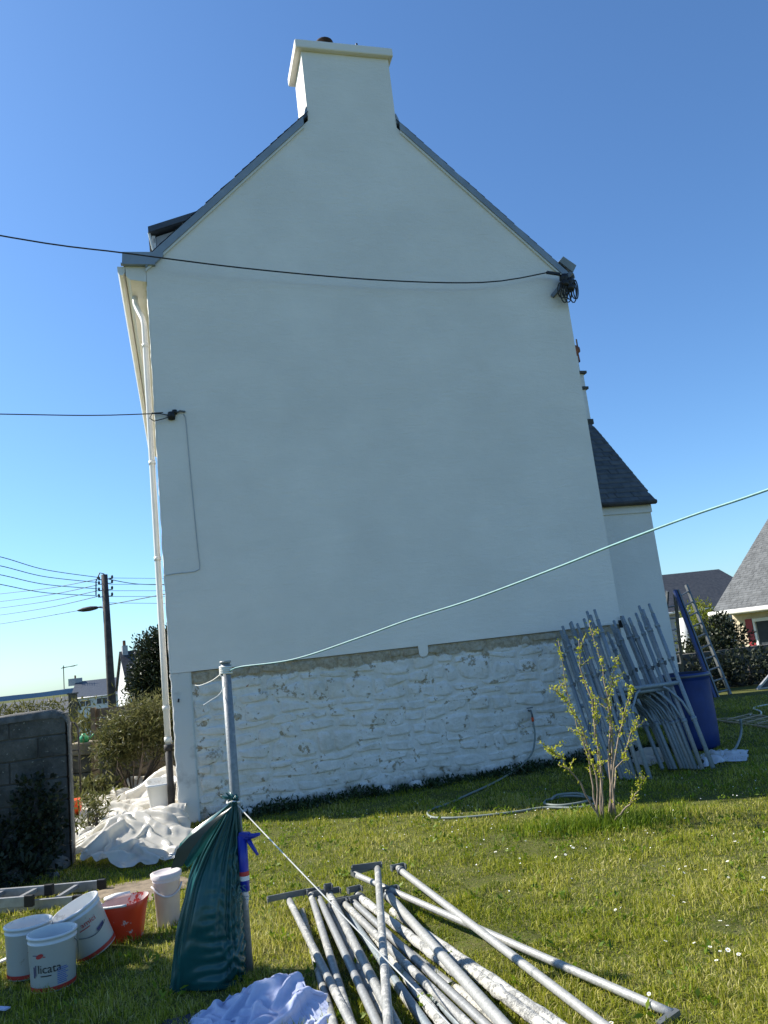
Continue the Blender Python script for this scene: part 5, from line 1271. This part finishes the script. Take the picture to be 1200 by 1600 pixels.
yt = thing('young_tree', 'slender multi-stemmed young tree with yellow-green buds on the lawn', 'tree', gp(947, 1288))
yr = np.random.default_rng(23); LP = []; LD = []
for k, st in enumerate(stems):
    P = np.array([gshift(*q) for q in st]); tp_ = np.linspace(0, 1, len(P)); u = np.linspace(0, 1, 14)
    Q = np.stack([np.interp(u, tp_, P[:, i]) for i in range(3)], 1) + yr.normal(0, .008, (14, 3)) * (u[:, None] > .05)
    r0 = .013 if k in (2, 4, 1) else .009
    so = MB().tube(Q, np.linspace(r0, .0025, 14), 7).build('stem', m_bark, yt, True)
    # side twigs
    for m_ in range(6):
        a = yr.uniform(.35, .95); b0 = np.array([np.interp(a, u, Q[:, i]) for i in range(3)]); dd = yr.normal(size=3) * np.array([1, 1, .4]); dd[2] = abs(dd[2]) + .5; dd /= np.linalg.norm(dd)
        e = b0 + dd * yr.uniform(.06, .16); MB().tube([b0, (b0 + e) / 2 + ZZ * .008, e], [.004, .003, .0015], 5).build('twig', m_bark, so, True)
        for f in np.linspace(.2, 1, 5):
            for _ in range(3): LP.append(b0 + (e - b0) * f + yr.normal(0, .006, 3)); LD.append(yr.normal(size=3) + np.array([0, 0, .7]))
    for a in np.linspace(.30, 1.0, 46):
        if yr.uniform() < .25 + .55 * a:
            b0 = np.array([np.interp(a, u, Q[:, i]) for i in range(3)])
            for _ in range(4): LP.append(b0 + yr.normal(0, .011, 3)); LD.append(yr.normal(size=3) + np.array([0, 0, .5]))
LP = np.array(LP); LD = np.array(LD); n = len(LP)
V, F, t = leaves(LP, LD, yr.uniform(.014, .034, n), yr.uniform(.009, .018, n), np.clip(yr.normal(.5, .28, n), 0, 1), yr); np_mesh('leaves', V, F, m_bud, yt, t)

# ================================================================== PLANTS BY THE BLOCK WALL, STONES, SHADE SHRUB
c0 = wf(.30, .10, 0)
bush('ivy_bush', 'dark ivy growing over the lower end of the block wall', [(c0[0] + .05, c0[1], .62, .22, .12, .24), (c0[0] + .12, c0[1] - .02, .40, .18, .13, .24), (c0[0] - .35, c0[1] - .02, .36, .28, .12, .22), (c0[0] + .05, c0[1] - .04, .2, .25, .14, .22)], 1600, .055, .04, m_darkleaf, 71, 5)
c0 = wf(.75, .25, 0)
bush('dark_weeds', 'clump of dark weeds at the foot of the block wall', [(c0[0], c0[1], .12, .5, .25, .2), (c0[0] - .5, c0[1] - .1, .15, .4, .25, .25), (c0[0] + .42, c0[1] - .08, .1, .26, .18, .16)], 1500, .07, .03, m_darkleaf, 72, 3, .6)
c0 = gp(120, 1322); reeds('tall_weed', 'light green tufted weed between the block wall and the plastic sheet', (c0[0] - .02, c0[1] + .5), .16, .3, .42, 400, m_bamboo, 73, .12, .02, z0=0)
for k, (x, y, r_, lab) in enumerate(((62, 1316, .085, 'pale rounded stone against the block wall foot'), (88, 1360, .10, 'larger grey stone in the weeds before the block wall'), (85, 1372, .04, 'small pale pebble in front of the larger stone'), (22, 1375, .07, 'dark stone in the grass at the left edge'))):
    p = gp(x, y); mb = MB(); mb.lathe([(1e-4, -.6), (.7, -.5), (1, -.05), (.85, .5), (.4, .85), (1e-4, .9)], 10, (0, 0, 0))
    mb.v = [tuple(p + np.array([q[0] * r_ * 1.2, q[1] * r_, (q[2] + .4) * r_]) * (1 + .15 * math.sin(7 * q[0] + k) * math.cos(5 * q[1] + q[2] * 3))) for q in mb.v]
    props(mb.build('field_stone', m_rock, None, True, org=p), lab, 'stone')
c0 = px(117, 1290, 9.6); orr = thing('orange_pot', 'small orange plastic pot beside the block wall end', 'pot', (c0[0], 9.6, 0))
MB().lathe([(1e-3, 0), (.07, 0), (.10, .16), (.11, .17), (.10, .175), (.09, .16), (1e-3, .14)], 16, (c0[0], 9.6, .14)).build('pot', m_orange, orr, True); MB().box((c0[0] - .1, 9.5, 0), (c0[0] + .1, 9.7, .14)).build('footing', m_rubble, orr)
c0 = px(122, 1192, 12.0); grn = thing('green_can', 'small green plastic can on the stone pier', 'can', (c0[0], 12.0, .79))
MB().lathe([(1e-3, 0), (.07, 0), (.07, .08), (.03, .11), (.03, .13), (1e-3, .13)], 14, (c0[0] + .02, 12.2, .79)).build('body', m_greenpl, grn, True); MB().tube([(c0[0] + .09, 12.2, .81), (c0[0] + .16, 12.2, .88), (c0[0] + .17, 12.2, .90)], .012, 6).build('spout', m_greenpl, grn, True)
SX, SY = -4.65, 5.10
bush('shade_shrub', 'leafy garden shrub at the left, its dappled shade falling on the buckets', [(SX, SY, 2.6, .5, .42, .5), (SX + .1, SY - .03, 2.0, .55, .40, .55), (SX - .1, SY - .05, 3.0, .42, .36, .42), (SX - .15, SY - .3, 2.2, .5, .4, .5), (SX, SY - .1, 1.4, .5, .40, .5), (SX - .1, SY - .35, 2.8, .45, .36, .45), (SX + .2, SY + .25, 2.4, .4, .3, .4), (SX - .3, SY + .38, 3.2, .38, .3, .36), (SX - .3, SY, 3.3, .4, .35, .36)], 13000, .10, .06, m_evergreen, 74, 8, core=.1)

# ================================================================== LAWN
def blades(n, X, Y, h, w, tint, rng, lean=.55):
    az = rng.uniform(0, 6.28, n); ln = np.abs(rng.normal(0, lean, n)); fa = rng.uniform(0, 6.28, n)
    dx, dy = np.cos(az), np.sin(az); sx, sy = np.cos(fa) * w / 2, np.sin(fa) * w / 2; z0 = gz(X, Y) - .004
    mid = h * .55; ox1 = dx * mid * ln * .45; oy1 = dy * mid * ln * .45; ox2 = dx * h * ln; oy2 = dy * h * ln
    zt = h / np.sqrt(1 + ln ** 2 * .8)
    V = np.stack([np.stack([X - sx, Y - sy, z0], 1), np.stack([X + sx, Y + sy, z0], 1), np.stack([X + ox1 + sx * .8, Y + oy1 + sy * .8, z0 + zt * .6], 1), np.stack([X + ox1 - sx * .8, Y + oy1 - sy * .8, z0 + zt * .6], 1), np.stack([X + ox2, Y + oy2, z0 + zt], 1)], 1)
    k = np.arange(n)[:, None] * 5
    F = np.concatenate([k + np.array([[0, 1, 2]]), k + np.array([[0, 2, 3]]), k + np.array([[3, 2, 4]])], 0)
    return V.reshape(-1, 3), F, np.repeat(tint, 5)
gr = np.random.default_rng(90)
def lawn_points(n):
    # denser close to the viewer
    Y = 2.9 + (15.5 - 2.9) * gr.uniform(0, 1, n) ** 1.75; X = gr.uniform(-1, 1, n) * (.62 * Y + .9) + .06 * Y
    q = (X - A0[0]) * TT[0] + (Y - A0[1]) * TT[1]; o = (X - A0[0]) * NN[0] + (Y - A0[1]) * NN[1]
    inside = (q > -.02) & (q < 5.85) & (o < .02)
    ax = (q > 5.8) & (q < 8.1) & (o < SB + .02)
    dd = ((X - DIRT[0]) / .42) ** 2 + ((Y - DIRT[1]) / .22) ** 2
    left = (o < -1.5) & (q < 0)
    ok = ~inside & ~ax & (dd > .75 + .5 * gr.uniform(0, 1, n)) & ~(left & (gr.uniform(0, 1, n) < .6))
    return X[ok], Y[ok]
X, Y = lawn_points(500000); n = len(X)
cl = wnoise(X, Y, 5.0, 3, 1); cl2 = wnoise(X, Y, 1.7, 3, 3); cl3 = wnoise(X, Y, 14, 2, 4)
h = (.032 + .020 * cl + .014 * cl3 + .010 * cl2) * gr.uniform(.45, 1.6, n); h = np.clip(h, .010, .13)
T0 = gp(945, 1290); near_tree = np.exp(-(((X - T0[0]) / .55) ** 2 + ((Y - T0[1]) / .32) ** 2)); h = h * (1 + .9 * near_tree)
tint = np.clip(.50 + .16 * cl2 + .10 * cl + gr.normal(0, .16, n) - .10 * near_tree, 0, 1)
straw = gr.uniform(0, 1, n) < np.clip(.15 + .24 * cl2 - .08 * cl, .02, .5); tint[straw] = gr.uniform(.8, 1, straw.sum())
w = gr.uniform(.0022, .0045, n) * (1 + .10 * Y)
V, F, t = blades(n, X, Y, h, w, tint, gr, 1.05)
props(np_mesh('lawn_grass', V, F, m_grass, None, t), 'short green and straw-coloured lawn grass', 'grass', kind='stuff')
# lush tuft round the young tree
n = 2600; X = T0[0] + gr.normal(0, .33, n) - .05; Y = T0[1] + gr.normal(0, .13, n) - .05
V, F, t = blades(n, X, Y, gr.uniform(.06, .15, n), gr.uniform(.004, .007, n), gr.uniform(0, 1, n), gr, .6)
props(np_mesh('grass_tuft', V, F, m_tuft, None, t, org=(T0[0], T0[1], 0)), 'lush longer grass tuft round the foot of the young tree', 'grass', kind='stuff')
# rosettes of broad-leaved lawn weeds
nr_ = 420; RX = gr.uniform(-2.2, 4.6, nr_); RY = 3.3 + gr.uniform(0, 1, nr_) ** .8 * 5.2; okr = ((RX - A0[0]) * NN[0] + (RY - A0[1]) * NN[1]) > .3; RX, RY = RX[okr], RY[okr]
n = len(RX) * 9; ix = np.repeat(np.arange(len(RX)), 9); P = np.stack([RX[ix] + gr.normal(0, .03, n), RY[ix] + gr.normal(0, .03, n), gz(RX[ix], RY[ix]) + gr.uniform(.012, .04, n)], 1)
V, F, t = leaves(P, rand_dirs(n, gr, .5), gr.uniform(.025, .06, n), gr.uniform(.012, .022, n), gr.uniform(.1, .8, n), gr)
props(np_mesh('lawn_weeds', V, F, m_tuft, None, t), 'broad-leaved weeds scattered through the lawn', 'weeds', kind='stuff')
# weeds along the stone base
n = 5200; q = gr.uniform(.35, 6.2, n); dens = .5 + .5 * np.sin(q * 4.1) * np.cos(q * 2.3 + 1); o_ = np.abs(gr.normal(0, .13, n)) + .05
P = np.array([fw(a, b, 0) for a, b in zip(q, o_)]); hz_ = (.04 + .13 * dens) * np.exp(-o_ / .25); P[:, 2] = hz_ * gr.uniform(0, 1, n)
D = rand_dirs(n, gr, .8); tt = np.clip(gr.normal(.3, .2, n), 0, .75); fl = gr.uniform(0, 1, n) < .03; tt[fl] = 1
V, F, t = leaves(P, D, gr.uniform(.03, .075, n), np.where(fl, .02, gr.uniform(.012, .028, n)), tt, gr)
props(np_mesh('weeds', V, F, m_weed, None, t, org=fw(3, .1, 0)), 'dark weeds along the foot of the whitewashed stone base', 'weeds', kind='stuff')
# daisies: white petals round a yellow eye
def daisy_mesh():
    vs = []; fs = []; mi = []
    for k in range(9):
        a = k / 9 * 6.28; d = np.array([math.cos(a), math.sin(a)]); s = np.array([-d[1], d[0]]); i = len(vs)
        vs += [(*(d * .003), .03), (*(d * .009 + s * .0038), .032), (*(d * .0145), .031), (*(d * .009 - s * .0038), .032)]; fs.append((i, i + 1, i + 2, i + 3)); mi.append(0)
    i = len(vs); vs += [(.0042 * math.cos(a), .0042 * math.sin(a), .033) for a in np.linspace(0, 6.28, 7)[:-1]]; fs.append(tuple(range(i, i + 6))); mi.append(1)
    i = len(vs); vs += [(-.0008, 0, 0), (.0008, 0, 0), (.0008, 0, .03), (-.0008, 0, .03)]; fs.append((i, i + 1, i + 2, i + 3)); mi.append(2)
    me = bpy.data.meshes.new('daisy'); me.from_pydata(vs, [], fs); me.update()
    for m_ in (m_petal, m_pollen, m_tuft): me.materials.append(m_)
    me.polygons.foreach_set('material_index', mi); return me
dmesh = daisy_mesh()
spots = [(872, 1343), (883, 1339), (895, 1328), (1003, 1354), (1045, 1348), (1073, 1352), (1065, 1365), (1102, 1359), (1140, 1347), (1137, 1373), (1170, 1360), (1186, 1390), (1192, 1373), (1049, 1402), (1068, 1412), (965, 1420), (976, 1419), (1037, 1472), (1089, 1477), (1109, 1479), (1126, 1481), (1126, 1489), (1137, 1485), (1156, 1491), (1123, 1508), (1018, 1554), (955, 1598), (1053, 1280), (1024, 1281), (985, 1269), (1190, 1318), (923, 1365), (942, 1364), (797, 1334), (776, 1332), (820, 1319), (843, 1302), (812, 1340), (912, 1349), (1034, 1356), (1065, 1358), (1126, 1444), (1138, 1449), (1163, 1300), (1150, 1315), (1010, 1300)]
for k, (x, y) in enumerate(spots):
    p = gp(x, y, .03); d = bpy.data.objects.new('daisy', dmesh); COL.objects.link(d); d.location = (p[0], p[1], float(gz(p[0], p[1])) + gr.uniform(0, .02)); s_ = gr.uniform(.55, .95); d.scale = (s_, s_, 1.1)
    d.rotation_euler = (gr.uniform(-.1, .7), gr.uniform(-.3, .3), gr.uniform(0, 6.28)); props(d, 'white daisy in the sunny lawn', 'daisy', 'daisies in the sunny lawn')
n = 380; X = gr.uniform(-1.6, 4.4, n); Y = 5.2 + gr.uniform(0, 1, n) ** .6 * 3.4
q = (X - A0[0]) * NN[0] + (Y - A0[1]) * NN[1]; ok = q > .25; X, Y = X[ok], Y[ok]; n = len(X)
a = gr.uniform(0, 6.28, n); s_ = gr.uniform(.0035, .006, n); Z = gz(X, Y) + gr.uniform(.03, .055, n)
V = np.stack([np.stack([X + s_ * np.cos(a + k * 1.0472), Y + s_ * np.sin(a + k * 1.0472), Z + .5 * s_ * np.sin(a * 3 + k * 1.0472)], 1) for k in range(6)], 1).reshape(-1, 3)
props(np_mesh('small_daisies', V, np.arange(n * 6).reshape(-1, 6), m_petal), 'sprinkle of tiny white daisies in the grass before the house', 'daisies', kind='stuff')
